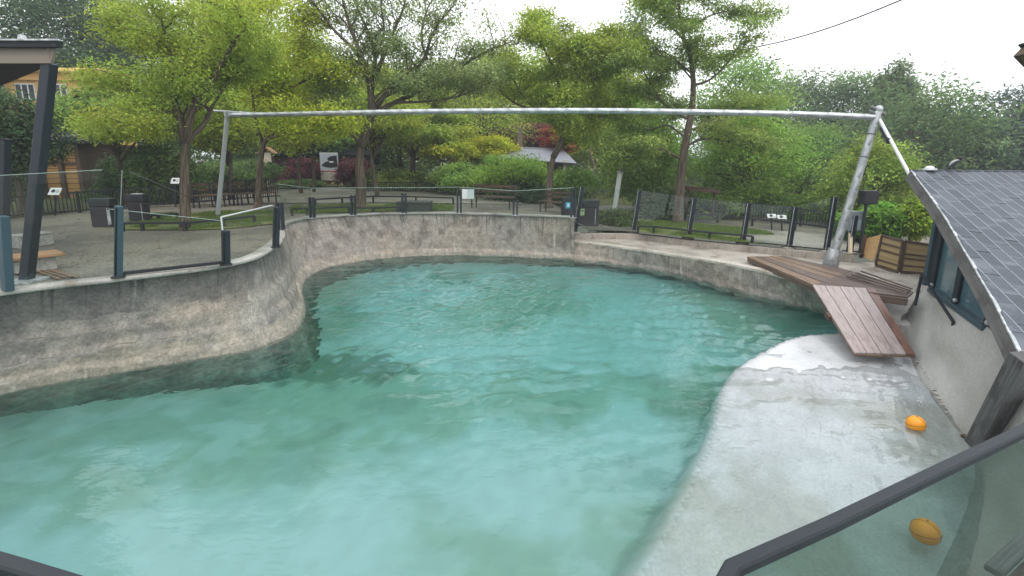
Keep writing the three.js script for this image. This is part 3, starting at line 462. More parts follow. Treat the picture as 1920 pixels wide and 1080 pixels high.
// ------------------------------------------------------------------ shelter at the left
{
  const foot = P(50, 527, DECK), zc = foot.z, topc = PZ(93, 118, zc), YR = topc.y;
  const t = thing('shelter', 'flat roofed shelter with beige fascia and slate blue post at the left edge', 'shelter', foot.clone());
  const c = part(t, 'column', beam(foot.clone(), topc.clone(), .175, .175, .02, V(1, 0, 0)), mat.postDark); part(c, 'foot_plate', planarUV(new RoundedBoxGeometry(.46, .05, .46, 1, .01)).translate(foot.x + .02, foot.y + .02, foot.z), mat.steel);
  const bk = P(4, 500, DECK), dp = thing('dark_post', 'dark upright post cut by the left edge of the picture', 'post', bk.clone()); part(dp, 'post', beam(bk.clone(), PZ(9, 262, bk.z), .16, .16, .02, V(1, 0, 0)), mat.postDark); part(dp, 'cap', beam(PZ(9, 262, bk.z), PZ(9, 260, bk.z), .2, .2, .01, V(1, 0, 0)), mat.black);
  const A = PZ(97, 119, zc), L = PZ(-420, 119, zc), B = P(0, 159, YR), B2 = P(-420, 290, YR + .02); B2.y = YR; 
  part(t, 'soffit', slab([A, L, P(-300, 262, YR), B].map((p) => p.clone().setY(YR)), .03), mat.soffitDark);
  const a2 = PZ(106, 90, zc + .06), l2 = PZ(-420, 90, zc + .06), a1 = PZ(97, 119, zc + .1), l1 = PZ(-420, 119, zc + .1);
  const strip = (a, b, c2, d, th) => { const n = V(0, 0, 1); const g = new THREE.BufferGeometry(), q = [a, b, c2, d], f = q.map((p) => p.clone().addScaledVector(n, th / 2)), k = q.map((p) => p.clone().addScaledVector(n, -th / 2)), v = []; const face = (...s) => { for (const i of [0, 1, 2, 0, 2, 3]) v.push(...s[i].toArray()); }; face(...f); face(...k.slice().reverse()); for (let i = 0; i < 4; i++) face(f[(i + 1) % 4], f[i], k[i], k[(i + 1) % 4]); g.setAttribute('position', new THREE.Float32BufferAttribute(v, 3)); g.computeVertexNormals(); return planarUV(g); };
  part(t, 'fascia_board', strip(l1, a1, a2, l2, .05), mat.soffitPale);
  const a3 = PZ(112, 77, zc + .12), l3 = PZ(-420, 77, zc + .12), a2b = PZ(112, 89, zc + .12), l2b = PZ(-420, 89, zc + .12);
  part(t, 'roof_edge', strip(l2b, a2b, a3, l3, .12), mat.railDark);
  part(t, 'gutter_lip', beam(PZ(-420, 75, zc + .2), PZ(112, 75, zc + .2), .03, .05, .008), mat.steel);
  const side0 = a1.clone(), side1 = B.clone(); part(t, 'side_board', [beam(side0.clone().setY(YR + .14), side1.clone().setY(YR + .14), .3, .05)], mat.soffitPale);
  const v = PZ(42, 70, zc + .1); part(t, 'roof_knob', new THREE.CylinderGeometry(.05, .07, .07, 10).translate(v.x, v.y, v.z), mat.steel);
  part(t, 'roof_deck', slab([PZ(112, 77, zc + .1), PZ(-420, 77, zc + .1), P(-420, 77, 8).setZ(zc - 3.5), B.clone().setY(0)].map((p) => p.clone().setY(a3.y)).map((p, i) => (i === 2 ? V(l3.x, a3.y, zc - 4) : i === 3 ? V(B.x, a3.y, B.z) : p)), .05), mat.soffitDark);
}
{ // bench with concrete feet
  const a = P(125, 505, DECK), s = P(-10, 523, DECK), d = a.clone().sub(s).normalize(), back = d.clone().cross(V(0, 1, 0)).negate(); if (back.z > 0) back.negate();
  const t = thing('bench', 'backless orange brown slatted bench on a grey concrete foot behind the left glass', 'bench', a.clone());
  const H = .34; for (let k = 0; k < 4; k++) { const o = back.clone().multiplyScalar(.16 * k); part(t, 'slat', beam(s.clone().add(o).add(V(0, H, 0)).addScaledVector(d, -.9), a.clone().add(o).add(V(0, H, 0)), .06, .135, .01), mat.bench); }
  for (const k of [.45, 1.35]) part(t, 'concrete_foot', beam(a.clone().addScaledVector(d, -k - .32).addScaledVector(back, .26).setY(DECK + .165), a.clone().addScaledVector(d, -k + .32).addScaledVector(back, .26).setY(DECK + .165), .27, .46, .02), mat.concrete);
  const w = P(93, 457, DECK), w2 = P(28, 466, DECK), k = thing('low_block', 'low grey brown concrete block on the ground behind the slatted bench', 'block', w.clone()); part(k, 'block', beam(w2.clone().setY(DECK + .15), w.clone().setY(DECK + .15), .3, .4, .02), mat.concrete); part(k, 'cap', beam(w2.clone().setY(DECK + .32), w.clone().setY(DECK + .32), .04, .46, .01), mat.concrete);
  const st = thing('floor_slats', 'thin brown wooden slats lying on the ground beside the left post', 'slats', P(100, 518, DECK)); for (const [x0, y0, x1, y1] of [[64, 505, 122, 523], [72, 503, 134, 522], [80, 503, 146, 523], [58, 507, 112, 526]]) part(st, 'slat', beam(P(x0, y0, DECK).add(V(0, .035, 0)), P(x1, y1, DECK).add(V(0, .035, 0)), .025, .05, .004), mat.deck);
}
// ------------------------------------------------------------------ overhead pipe frame
{
  const lf = G(408, 406), lt = PZ(427, 211, lf.z), rf = P(1556, 500, .96), rt = PZ(1647, 208, rf.z + .3);
  const t = thing('pipe_frame', 'long galvanised pipe spanning above the pool between two steel poles', 'pipe frame', lf.clone());
  part(t, 'pole', rod(lf, lt, .085, 14), mat.poleWhite); const p2 = part(t, 'pole', limb([rf.clone(), rt.clone()], .135, .105, 16), mat.steel);
  part(p2, 'sleeve', limb([rf.clone(), rf.clone().lerp(rt, .12)], .24, .2, 16), mat.steel); for (const k of [.72, .86]) part(p2, 'clamp', limb([rf.clone().lerp(rt, k), rf.clone().lerp(rt, k + .006)], .128, .128, 14), mat.wire);
  const mid = [[432, 216], [560, 214], [740, 210], [950, 208], [1150, 208], [1350, 211], [1520, 215], [1640, 220]], pts = mid.map(([x, y], i) => PZ(x, y, lerp(lt.z, rt.z, (PZ(x, y, -1).x - PZ(432, 216, -1).x) * 1 / (PZ(1640, 220, -1).x - PZ(432, 216, -1).x))));
  // straight run in plan: depth found on the upright plane through both pole tops
  const A = lt, B = rt; for (let i = 0; i < mid.length; i++) { const d = ray(...mid[i]), nx = B.z - A.z, nz = -(B.x - A.x), s = ((A.x - 0) * nx + (A.z - 0) * nz) / (d.x * nx + d.z * nz); pts[i] = d.multiplyScalar(s).add(camera.position); }
  part(t, 'cross_pipe', limb(smooth(pts, 40), .092, .092, 14), mat.steel);
  part(t, 'cross_bar', rod(PZ(386, 207, lt.z - .1), PZ(500, 214, lt.z - .1), .045), mat.steel); part(t, 'pole_cap', new THREE.CylinderGeometry(.13, .13, .2, 12).translate(lt.x, lt.y - .06, lt.z), mat.steel);
  part(t, 'bracket', [rod(rt.clone().add(V(-.25, .12, 0)), rt.clone().add(V(.2, -.1, 0)), .05), rod(PZ(1630, 208, rt.z), PZ(1653, 222, rt.z), .04)], mat.wire); part(t, 'pole_cap', new THREE.SphereGeometry(.115, 14, 10).translate(rt.x, rt.y + .05, rt.z), mat.steel);
  const st = thing('stay_tube', 'thin pale stay tube running from the leaning pole top down to the slate roof', 'tube', rt.clone()); part(st, 'tube', rod(PZ(1648, 222, rt.z), PZ(1706, 329, -13.1), .045), mat.white); part(st, 'cover', rod(PZ(1655, 240, rt.z).add(V(0, 0, .0)), PZ(1668, 265, lerp(rt.z, -13.1, .4)), .085), mat.soffitDark);
  const w = thing('guy_wire', 'thin wire slanting down to the foot of the left steel pole', 'wire', PZ(243, 322, -14)); part(w, 'wire', rod(PZ(243, 322, -10.6), G(410, 397).add(V(0, .12, 0)), .012, 6), mat.wire);
}
{ const c = thing('cable', 'dark overhead cable crossing the bright sky at the upper right', 'cable', PZ(1445, 80, -24)); const a = PZ(1385, 98, -27), b = PZ(1800, -42, -17), pts = []; for (let i = 0; i <= 20; i++) { const p = a.clone().lerp(b, i / 20); p.y -= .35 * Math.sin(Math.PI * i / 20) - .1; pts.push(p); } part(c, 'cable', limb(pts, .026, .026, 6), mat.cable); }
// ------------------------------------------------------------------ wooden platform and ramp
{
  const Y = 1.06, q = (x, y) => P(x, y, Y), F = [q(1400, 481), q(1526, 535), q(1702, 557)], B = [q(1470, 480), q(1597, 508), q(1713, 547)];
  const t = thing('wooden_platform', 'long narrow platform of brown boards on the terrace edge below the leaning pole', 'platform', F[1].clone());
  const N = 5, r = rng(8);
  for (let s = 0; s < 2; s++) for (let k = 0; k < N; k++) { const g = .008, k0 = k / N + g, k1 = (k + 1) / N - g, dy = V(0, .01 * r(), 0), e = s === 0 ? 0 : .004; const c = [F[s].clone().lerp(B[s], k0), F[s + 1].clone().lerp(B[s + 1], k0), F[s + 1].clone().lerp(B[s + 1], k1), F[s].clone().lerp(B[s], k1)].map((p) => p.add(dy)); if (e) { c[0].lerp(c[1], e); c[3].lerp(c[2], e); } part(t, 'board', slab(c, .045), (k + s) % 3 === 1 || s ? mat.deckDark : mat.deck); }
  for (let k = 0; k < 4; k++) part(t, 'top_slat', beam(q(1587 + k * 9, 521 - k * 3.2).add(V(0, .05, 0)), q(1700 + k * 3, 554 - k * 3).add(V(0, .05, 0)), .035, .05, .004), mat.deckDark);
  part(t, 'front_beam', [beam(F[0].clone().add(V(.05, -.11, .02)), F[1].clone().add(V(0, -.11, .02)), .13, .06, .008), beam(F[1].clone().add(V(.0, -.13, .02)), F[2].clone().add(V(0, -.13, .02)), .17, .06, .008)], mat.deckDark);
  for (const k of [.15, .55, .9]) { const p = F[0].clone().lerp(F[1], k).lerp(B[0].clone().lerp(B[1], k), .25); part(t, 'support', beam(p.clone().setY(Y - .05), p.clone().setY(Y - .35), .1, .1, .01, V(1, 0, 0)), mat.cabinDark); }
  const TL = P(1524, 534, 1.12), TR = P(1640, 541, 1.12), BL = P(1603, 661, .28), BR = P(1716, 664, .28);
  const rp = thing('wooden_ramp', 'wet pinkish brown plank ramp leading from the platform down to the pale shelf', 'ramp', BL.clone());
  const cuts = [0, .2, .44, .66, .86, 1];
  for (let k = 0; k < 5; k++) { const g = .006, a = cuts[k] + (k ? g : 0), b = cuts[k + 1] - (k < 4 ? g : 0); part(rp, 'plank', slab([TL.clone().lerp(TR, a), TL.clone().lerp(TR, b), BL.clone().lerp(BR, b), BL.clone().lerp(BR, a)], .045, 1), k === 4 ? mat.rampWet : mat.ramp); }
  const dn = V(0, -.07, 0); part(rp, 'bearer', [.03, .5, .97].map((a) => beam(TL.clone().lerp(TR, a).add(dn).lerp(BL.clone().lerp(BR, a).add(dn), .02), BL.clone().lerp(BR, a).add(dn), .05, .1, .006)), mat.deckDark);
  part(rp, 'end_board', [beam(BL.clone().add(V(0, -.06, -.04)), BR.clone().add(V(0, -.06, -.04)), .05, .06, .006)], mat.deck); const bl = TL.clone().lerp(BL, .42).add(V(-.04, -.1, 0)); part(rp, 'side_cleat', beam(bl, bl.clone().lerp(BL, .15), .12, .08, .01), mat.cabinDark);
}
// ------------------------------------------------------------------ concrete bank, broken step, building at the right
const bankLow = [[1690, 590, .34], [1716, 668, .12], [1738, 708, .08], [1762, 748, .03], [1792, 800, -.04], [1815, 836, -.08], [1830, 900, -.12], [1800, 1010, -.16], [1740, 1150, -.18]].map(([x, y, Y]) => P(x, y, Y));
const bankTex = tex(512, 512, 4, 4, (u, v) => { const a = fbm(u * 4, v * 4, 5, 4, 4, 831), g = fbm(u * 140, v * 140, 2, 140, 140, 833) - .5, k = 1 + .16 * g, c = mix3([150, 149, 143], [170, 169, 164], sstep(.3, .7, a)); return [c[0] * k, c[1] * k, c[2] * k]; });
const bankTop = [[1722, 548, 1.1], [1746, 543, 1.2], [1790, 571, 1.22], [1851, 612, 1.24], [1890, 690, 1.24], [1935, 770, 1.24], [2000, 880, 1.24], [2060, 1000, 1.24], [2120, 1150, 1.24]].map(([x, y, Y]) => P(x, y, Y));
{
  const a = smooth(bankLow, 80), b = smooth(bankTop, 80), cols = [], al = arc(a);
  for (let i = 0; i <= 80; i++) { const c = []; for (let j = -3; j <= 18; j++) { const k = j / 18, p = a[i].clone().lerp(b[i], k); p.y -= .28 * Math.sin(Math.PI * clamp(k)) * .5; p.y += .035 * (fbm(p.x * 1.6, p.z * 1.6, 4, 0, 0, 211) - .5); c.push({ p, uv: [al[i], k * 2.2] }); } cols.push(c); }
  const t = thing('concrete_bank', 'smooth grey concrete bank rising from the pale shelf to the slate roofed building', 'bank', bankLow[2].clone());
  part(t, 'bank', sheet(cols), M('smooth grey concrete', { map: bankTex, color: new THREE.Color(1, 1, 1), bumpMap: grainBump, bumpScale: .003, roughness: .42 }));
  // chipped joint at the foot of the bank
  const r = rng(31), chips = []; for (let i = 12; i < 56; i += 1) { if (r() < .6) continue; const p = a[i].clone().lerp(a[i + 1], r()), g = new THREE.IcosahedronGeometry(.015 + .03 * r(), 1); g.scale(1.8, .4, .8); g.rotateY(r() * 6); g.translate(p.x + (r() - .5) * .12, p.y + .015, p.z + (r() - .5) * .1); chips.push(planarUV(g)); }
  part(t, 'joint_chips', chips, mat.concrete);
  const st = thing('broken_step', 'pale broken concrete step between the ramp and the bank', 'step', P(1670, 580, .7)); const s0 = [[1630, 566], [1700, 562], [1712, 580], [1690, 592], [1645, 586]].map(([x, y]) => P(x, y, .52)); part(st, 'step', slab(s0, .5), mat.concretePale); part(st, 'lower_step', slab([[1642, 580], [1696, 588], [1708, 610], [1660, 604]].map(([x, y]) => P(x, y, .38)), .5), mat.concretePale);
  const h0 = P(1727, 512, 1.75), h1 = P(1788, 604, .98), hb = thing('handrail_bar', 'dark slanting handrail bar with a bent end on the concrete bank', 'handrail', h1.clone()); part(hb, 'bar', beam(h0, h1, .05, .05, .01), mat.railDark); part(hb, 'bent_end', beam(h1.clone(), P(1784, 622, .72), .05, .045, .01, V(1, 0, 0)), mat.railDark); part(hb, 'upright', beam(h0.clone().add(V(.02, -.02, 0)), h0.clone().setY(.95), .05, .05, .01, V(1, 0, 0)), mat.railDark); part(hb, 'wall_fixing', new THREE.CylinderGeometry(.07, .09, .06, 12).translate(...P(1752, 560, 1.02).toArray()), mat.steel);
}
{
  const zc = -13, C0 = PZ(1709, 321, zc), C1 = PZ(1920, 323, -14.2); C1.y = C0.y; const N1 = PZ(1921, 690, -6.5);
  const n = C1.clone().sub(C0).cross(N1.clone().sub(C0)).normalize(); if (n.y < 0) n.negate();
  const onRoof = (px, py) => { const d = ray(px, py), s = C0.clone().sub(camera.position).dot(n) / d.dot(n); return d.multiplyScalar(s).add(camera.position); };
  const edgePx = [[1709, 321], [1738, 360], [1772, 408], [1815, 482], [1862, 563], [1909, 657], [1960, 760]], edge = edgePx.map(([x, y]) => onRoof(x, y));
  const t = thing('pavilion', 'low pavilion with overlapping grey slates and teal windows at the right edge', 'building', P(1790, 571, 1.2));
  const u = onRoof(1862, 487).sub(onRoof(1779, 409)).normalize(), v = n.clone().cross(u).normalize();            // u along the courses, v across them
  const O = onRoof(1779, 409), W = .58, H = .34, ev = edge.map((p) => [p.clone().sub(O).dot(u), p.clone().sub(O).dot(v)]);
  const ridgeDir = C1.clone().sub(C0).normalize(), far = [C0.clone().addScaledVector(ridgeDir, 9)], pol = [...ev, [onRoof(2250, 760).sub(O).dot(u), onRoof(2250, 760).sub(O).dot(v)], [far[0].clone().sub(O).dot(u), far[0].clone().sub(O).dot(v)]];
  const clip = (poly, a, b, c) => { const o = []; for (let i = 0; i < poly.length; i++) { const p = poly[i], q = poly[(i + 1) % poly.length], d = a * p[0] + b * p[1] - c, e = a * q[0] + b * q[1] - c; if (d <= 0) o.push(p); if ((d < 0) !== (e < 0)) { const s = d / (d - e); o.push([lerp(p[0], q[0], s), lerp(p[1], q[1], s)]); } } return o; };
  const to = (p, h) => O.clone().addScaledVector(u, p[0]).addScaledVector(v, p[1]).addScaledVector(n, h);
  const roofPoly = pol.map((p) => to(p, -.06));
  { const sh = new THREE.ShapeGeometry(new THREE.Shape(pol.map((p) => new THREE.Vector2(...p)))), a = sh.attributes.position, top = [], m = []; for (let i = 0; i < a.count; i++) m.push(to([a.getX(i), a.getY(i)], -.045)); const pos = [], uv = []; for (const k of sh.index.array) { pos.push(...m[k].toArray()); uv.push(0, 0); } const g = new THREE.BufferGeometry(); g.setAttribute('position', new THREE.Float32BufferAttribute(pos, 3)); g.setAttribute('uv', new THREE.Float32BufferAttribute(uv, 2)); g.computeVertexNormals(); const rf = part(t, 'roof', g, mat.slateUnder);
    // slates, course by course, each lapping the one below
    const us = pol.map((p) => p[0]), vs = pol.map((p) => p[1]), r = rng(19); let cnt = 0; const list = [], edges = [];
    const sgn = to([0, 1], 0).y > to([0, 0], 0).y ? 1 : -1;                    // upslope sense of v
    for (let j = Math.floor(Math.min(...vs) / H) - 1; j * H < Math.max(...vs); j++) for (let i = Math.floor(Math.min(...us) / W) - 1; i * W < Math.max(...us); i++) {
      const off = ((j % 2) + 2) % 2 * .5 + .12 * (hash(i, j, 3) - .5), U0 = (i + off) * W + .007, U1 = (i + off + 1) * W - .007 + .12 * W * (hash(i + 1, j, 3) - hash(i, j, 3)), V0 = j * H, V1 = V0 + H + .03;
      let q = [[U0, V0], [U1, V0], [U1, V1], [U0, V1]]; const mx = (U0 + U1) / 2, my = (V0 + V1) / 2; let near = 0, nd = 1e9; for (let k = 0; k < ev.length - 1; k++) { const hx = (ev[k][0] + ev[k + 1][0]) / 2 - mx, hy = (ev[k][1] + ev[k + 1][1]) / 2 - my; if (hx * hx + hy * hy < nd) { nd = hx * hx + hy * hy; near = k; } }
      for (let k = 0; k < pol.length && q.length; k++) { if (k < ev.length - 1 && k !== near) continue; const a = pol[k], b = pol[(k + 1) % pol.length], dx = b[0] - a[0], dy = b[1] - a[1], ccw = pol.ccw ??= Math.sign(pol.reduce((s, p, i) => s + p[0] * pol[(i + 1) % pol.length][1] - pol[(i + 1) % pol.length][0] * p[1], 0)); const A = dy * ccw, B = -dx * ccw; q = clipSafe(q, A, B, A * a[0] + B * a[1]); }
      if (q.length < 3) continue;
      let area = 0; for (let k = 0; k < q.length; k++) { const a = q[k], b = q[(k + 1) % q.length]; area += a[0] * b[1] - b[0] * a[1]; } if (Math.abs(area) < .01) continue;
      const low = sgn > 0 ? V0 : V1, tilt = .05 * 1, lift = (p) => .004 + (.04 - .036 * Math.abs(p[1] - low) / (H + .03)) + .012 * hash(i, j, 9); const lw = q.filter((p) => Math.abs(p[1] - low) < 1e-4); if (lw.length > 1) { const s = lw.sort((a, b) => a[0] - b[0]); const hh = .046 + .012 * hash(i, j, 9); edges.push(beam(to(s[0], hh), to(s[s.length - 1], hh), .012, .012, 0, n)); }
      const c = q.map((p) => to(p, lift(p))), ctr = c.reduce((s, p) => s.add(p), V(0, 0, 0)).divideScalar(c.length);
      list.push({ c, d: ctr.distanceTo(camera.position), vis: ctr.clone().project(camera), m: (hash(i, j, 5) * 4) | 0 });
    }
    function clipSafe(poly, a, b, c) { return clip(poly, a, b, c + 1e-6); }
    list.sort((a, b) => (Math.abs(a.vis.x) < 1.1 && Math.abs(a.vis.y) < 1.1 ? a.d : a.d + 100) - (Math.abs(b.vis.x) < 1.1 && Math.abs(b.vis.y) < 1.1 ? b.d : b.d + 100));
    const rest = []; for (const s of list) { const g = slab(s.c, .013); if (cnt++ < 300) part(rf, 'slate', g, mat.slate[s.m]); else rest.push(g); }
    part(rf, 'slate_edge_highlight', edges, mat.slateEdgeHighlight, 'stuff'); if (rest.length) part(rf, 'slate_courses', rest, mat.slate[1], 'stuff');
    console.log('slates', list.length);
  }
  const fas = []; for (let i = 0; i < edge.length - 1; i++) fas.push(beam(edge[i].clone().addScaledVector(n, -.13), edge[i + 1].clone().addScaledVector(n, -.13), .22, .05, .006, n));
  part(t, 'fascia', fas, mat.fascia); part(t, 'edge_trim', edge.slice(0, -1).map((p, i) => beam(p.clone().addScaledVector(n, .012), edge[i + 1].clone().addScaledVector(n, .012), .03, .06, .006, n)), mat.steel);
  part(t, 'ridge_cap', beam(C0.clone().addScaledVector(n, .02), C0.clone().addScaledVector(ridgeDir, 8).addScaledVector(n, .02), .05, .16, .01), mat.slate[0]);
  // glazed wall below
  const g0 = bankTop[1].clone(), g1 = bankTop[2].clone(), g2 = bankTop[3].clone(), g3 = bankTop[4].clone(), base = [g0, g1, g2, g3].map((p) => p.clone().setY(1.25));
  const under = (p) => { const q = p.clone(); q.y = C0.y - ((q.x - C0.x) * n.x + (q.z - C0.z) * n.z) / n.y - .12; return q; };
  const inn = V(.06, 0, .02);
  for (let i = 0; i < 3; i++) { const a = base[i].clone().add(inn), b = base[i + 1].clone().add(inn); const A = under(a), B = under(b); if (i < 2) { const w = part(t, 'window', [beam(a, b, .09, .07, .01), beam(A.clone().setY(Math.max(A.y, 1.5)), B.clone().setY(Math.max(B.y, 1.5)), .08, .06)], mat.postTeal); const v = []; for (const p of [a, b, B, a, B, A]) v.push(...p.toArray()); const g = new THREE.BufferGeometry(); g.setAttribute('position', new THREE.Float32BufferAttribute(v, 3)); g.setAttribute('uv', new THREE.Float32BufferAttribute(new Array(12).fill(0), 2)); g.computeVertexNormals(); part(w, 'pane', g, mat.glassTeal); } else { const v = []; for (const p of [a, b, B, a, B, A]) v.push(...p.toArray()); const g = new THREE.BufferGeometry(); g.setAttribute('position', new THREE.Float32BufferAttribute(v, 3)); g.computeVertexNormals(); part(t, 'wall', planarUV(g), mat.fascia); } }
  for (const p of base.slice(0, 3)) { const o = part(t, 'mullion', beam(p.clone(), under(p), .09, .12, .01, V(1, 0, 0)), mat.postDark); part(o, 'bolt', new THREE.SphereGeometry(.05, 10, 8).translate(p.x - .06, p.y + .08, p.z + .05), mat.steel); }
  const sill = []; for (let i = 0; i < 2; i++) sill.push(beam(base[i].clone().add(V(0, -.06, 0)), base[i + 1].clone().add(V(0, -.06, 0)), .1, .16, .01)); part(t, 'sill', sill, mat.postTeal);
  const q0 = base[0], side = [q0, q0.clone().add(V(4.5, 0, -.9))]; part(t, 'wall', [beam(V(14, 2.2, -12.6), V(15.5, 2.2, -6), 2.6, .2)], mat.cabinDark);
  const jamb = base[0].clone().add(V(.05, 0, -.25)); part(t, 'door_frame', [beam(jamb, under(jamb), .12, .1, .01, V(1, 0, 0)), beam(jamb.clone().add(V(.7, 0, -.5)), under(jamb.clone().add(V(.7, 0, -.5))), .1, .1, .01, V(1, 0, 0))], mat.postTeal);
  // dark sloping slab holding the roof edge
  const s0 = PZ(1838, 836, P(1838, 836, -.02).z + .45), s1 = PZ(1928, 668, onRoof(1897, 722).z + .3); part(t, 'sloping_support', beam(s0, s1, .3, .22, .015, V(1, 0, 0)), mat.darkSlab); part(t, 'support_foot', beam(P(1818, 828, -.03), P(1862, 824, -.03), .1, .3, .02), mat.cabinDark);
  // inside: floor and back wall so that the panes look into a room
  part(t, 'inner_floor', slab([V(9.4, 1.1, -8.6), V(10.6, 1.1, -12.2), V(15.4, 1.1, -12.6), V(15.4, 1.1, -7)], .1), mat.concrete);
  // bird and pale cap on the ridge
  const bz = C0.z - .25, bp = PZ(1786, 320, bz), sc = .125, B = thing('bird', 'grey and black bird perched on the far ridge of the slate roof', 'bird', bp.clone());
  const body = new THREE.SphereGeometry(1, 20, 14), bpn = body.attributes.position; for (let i = 0; i < bpn.count; i++) { const x = bpn.getX(i); const f = x < 0 ? 1 - .55 * x * x : 1 - .25 * x * x; bpn.setXYZ(i, x * 1.25, bpn.getY(i) * .62 * f, bpn.getZ(i) * .58 * f); } body.computeVertexNormals(); body.rotateZ(.62);
  const at = (g) => g.scale(sc, sc, sc).translate(bp.x, bp.y + .2, bp.z); const head = new THREE.SphereGeometry(.42, 16, 12).translate(1.12, 1.05, 0), beak = new THREE.ConeGeometry(.13, .5, 8).rotateZ(-Math.PI / 2).translate(1.72, 1.02, 0), tail = planarUV(new RoundedBoxGeometry(1.5, .14, .5, 1, .05)).rotateZ(.66).translate(-1.5, -1.05, 0), wing = (s) => { const g = new THREE.SphereGeometry(1, 14, 10); g.scale(1.15, .4, .12); g.rotateZ(.62); g.translate(-.25, -.1, s * .52); return g; };
  part(B, 'body', at(planarUV(merge([body]))), mat.birdGrey); part(B, 'head', at(head), mat.birdDark); part(B, 'beak', at(beak), mat.birdDark); part(B, 'tail', at(tail), mat.birdDark); part(B, 'wing', at(wing(1)), mat.birdDark); part(B, 'wing', at(wing(-1)), mat.birdDark); for (const s of [-.2, .2]) part(B, 'leg', at(limb([V(.15, -.45, s), V(.2, -1.15, s), V(.45, -1.2, s)], .07, .05, 6)), mat.birdDark);
  const cp = PZ(1743, 317, C0.z - .1), cap = thing('roof_vent', 'small pale rounded vent on the left end of the slate ridge', 'vent', cp.clone()); const dome = new THREE.SphereGeometry(.11, 16, 8, 0, 6.3, 0, 1.57); dome.scale(1, .8, 1); part(cap, 'dome', dome.translate(cp.x, cp.y, cp.z), mat.white); part(cap, 'collar', new THREE.CylinderGeometry(.15, .17, .05, 14).translate(cp.x, cp.y, cp.z), mat.steel);
}
// ------------------------------------------------------------------ bamboo gate, plywood, speaker
{
  const leaf = (t, TL, TR, BR, BL, rails) => { const L = part(t, 'gate_leaf', [beam(TL, TR, .07, .06, .008), beam(BL, BR, .09, .06, .008), beam(BL, TL, .07, .06, .008, V(1, 0, 0)), beam(BR, TR, .07, .06, .008, V(1, 0, 0))], mat.cabinDark);
    for (const k of rails) part(L, 'cross_rail', beam(TL.clone().lerp(BL, k), TR.clone().lerp(BR, k), .045, .055, .006), mat.cabinDark);
    const n = 26, back = TR.clone().sub(TL).cross(V(0, 1, 0)).normalize().multiplyScalar(-.03), r = rng(61), cs = [0, ...rails, 1]; for (let q = 0; q < cs.length - 1; q++) { const sticks = []; for (let i = 0; i < n; i++) { const s = (i + .5) / n, a = TL.clone().lerp(TR, s), b = BL.clone().lerp(BR, s), w = TL.distanceTo(TR) / n * .52; sticks.push(limb([a.clone().lerp(b, cs[q] + .02 * r()).add(back), a.clone().lerp(b, cs[q + 1] - .02 * r()).add(back)], w, w * (.85 + .15 * r()), 6)); } part(L, 'bamboo_panel', sticks, mat.bamboo); } };
  const BL = P(1642, 497, 1.0), BM = P(1684, 510, 1.0), BR = P(1742, 514, 1.0), TL = PZ(1654, 442, BL.z), TM = PZ(1693, 452, BM.z), TR = PZ(1755, 461, BR.z);
  const t = thing('bamboo_gate', 'two leaf gate of bamboo panels in a dark frame behind the platform', 'gate', BL.clone());
  leaf(t, TL, TM, BM, BL, [.24, .46, .8]); leaf(t, TM.clone().add(V(.06, 0, 0)), TR, BR, BM.clone().add(V(.06, 0, 0)), [.4, .55, .78]);
  const p = thing('plywood_panel', 'tan plywood panel standing left of the bamboo gate', 'panel', P(1620, 480, 1.1)); const a = P(1617, 481, 1.08), b = BL.clone().add(V(-.02, .1, -.15)), aT = PZ(1624, 447, a.z), bT = PZ(1651, 440, b.z); part(p, 'board', [slab([a, b, bT, aT], .03)], mat.plywood); part(p, 'post', beam(a.clone().add(V(-.05, -.05, 0)), aT.clone().add(V(-.05, .1, 0)), .09, .09, .01, V(1, 0, 0)), mat.cabinDark);
  const sp = G(1612, 474), s = thing('loudspeaker', 'black loudspeaker box on a thin post above the green hedge', 'loudspeaker', sp.clone()); const z = sp.z, c0 = PZ(1616, 357, z), c1 = PZ(1640, 383, z); const bx = part(s, 'box', planarUV(new RoundedBoxGeometry(c1.x - c0.x, c0.y - c1.y, .3, 1, .02)).translate((c0.x + c1.x) / 2, (c0.y + c1.y) / 2, z), mat.black); part(bx, 'grille', planarUV(new RoundedBoxGeometry((c1.x - c0.x) * .84, (c0.y - c1.y) * .86, .02, 1, .008)).translate((c0.x + c1.x) / 2, (c0.y + c1.y) / 2, z + .155), mat.soffitDark); part(s, 'post', rod(sp.clone(), V((c0.x + c1.x) / 2, c1.y, z - .05), .05), mat.postDark);
  const jb = thing('junction_box', 'grey electrical box on a post beside the foot of the leaning pole', 'box', G(1598, 472)); const jz = G(1598, 472).z, j0 = PZ(1595, 396, jz), j1 = PZ(1610, 433, jz); part(jb, 'box', planarUV(new RoundedBoxGeometry(j1.x - j0.x, j0.y - j1.y, .2, 1, .02)).translate((j0.x + j1.x) / 2, (j0.y + j1.y) / 2, jz), M('grey enamel', { color: S(122, 132, 138), roughness: .5 })); part(jb, 'lid', planarUV(new RoundedBoxGeometry((j1.x - j0.x) * .9, (j0.y - j1.y) * .5, .03, 1, .008)).translate((j0.x + j1.x) / 2, (j0.y + j1.y) / 2 - .12, jz + .1), M('pale blue enamel', { color: S(136, 156, 162), roughness: .5 })); part(jb, 'post', beam(G(1594, 476), V(j0.x + .1, j1.y, jz), .1, .1, .01, V(1, 0, 0)), mat.picket);
}
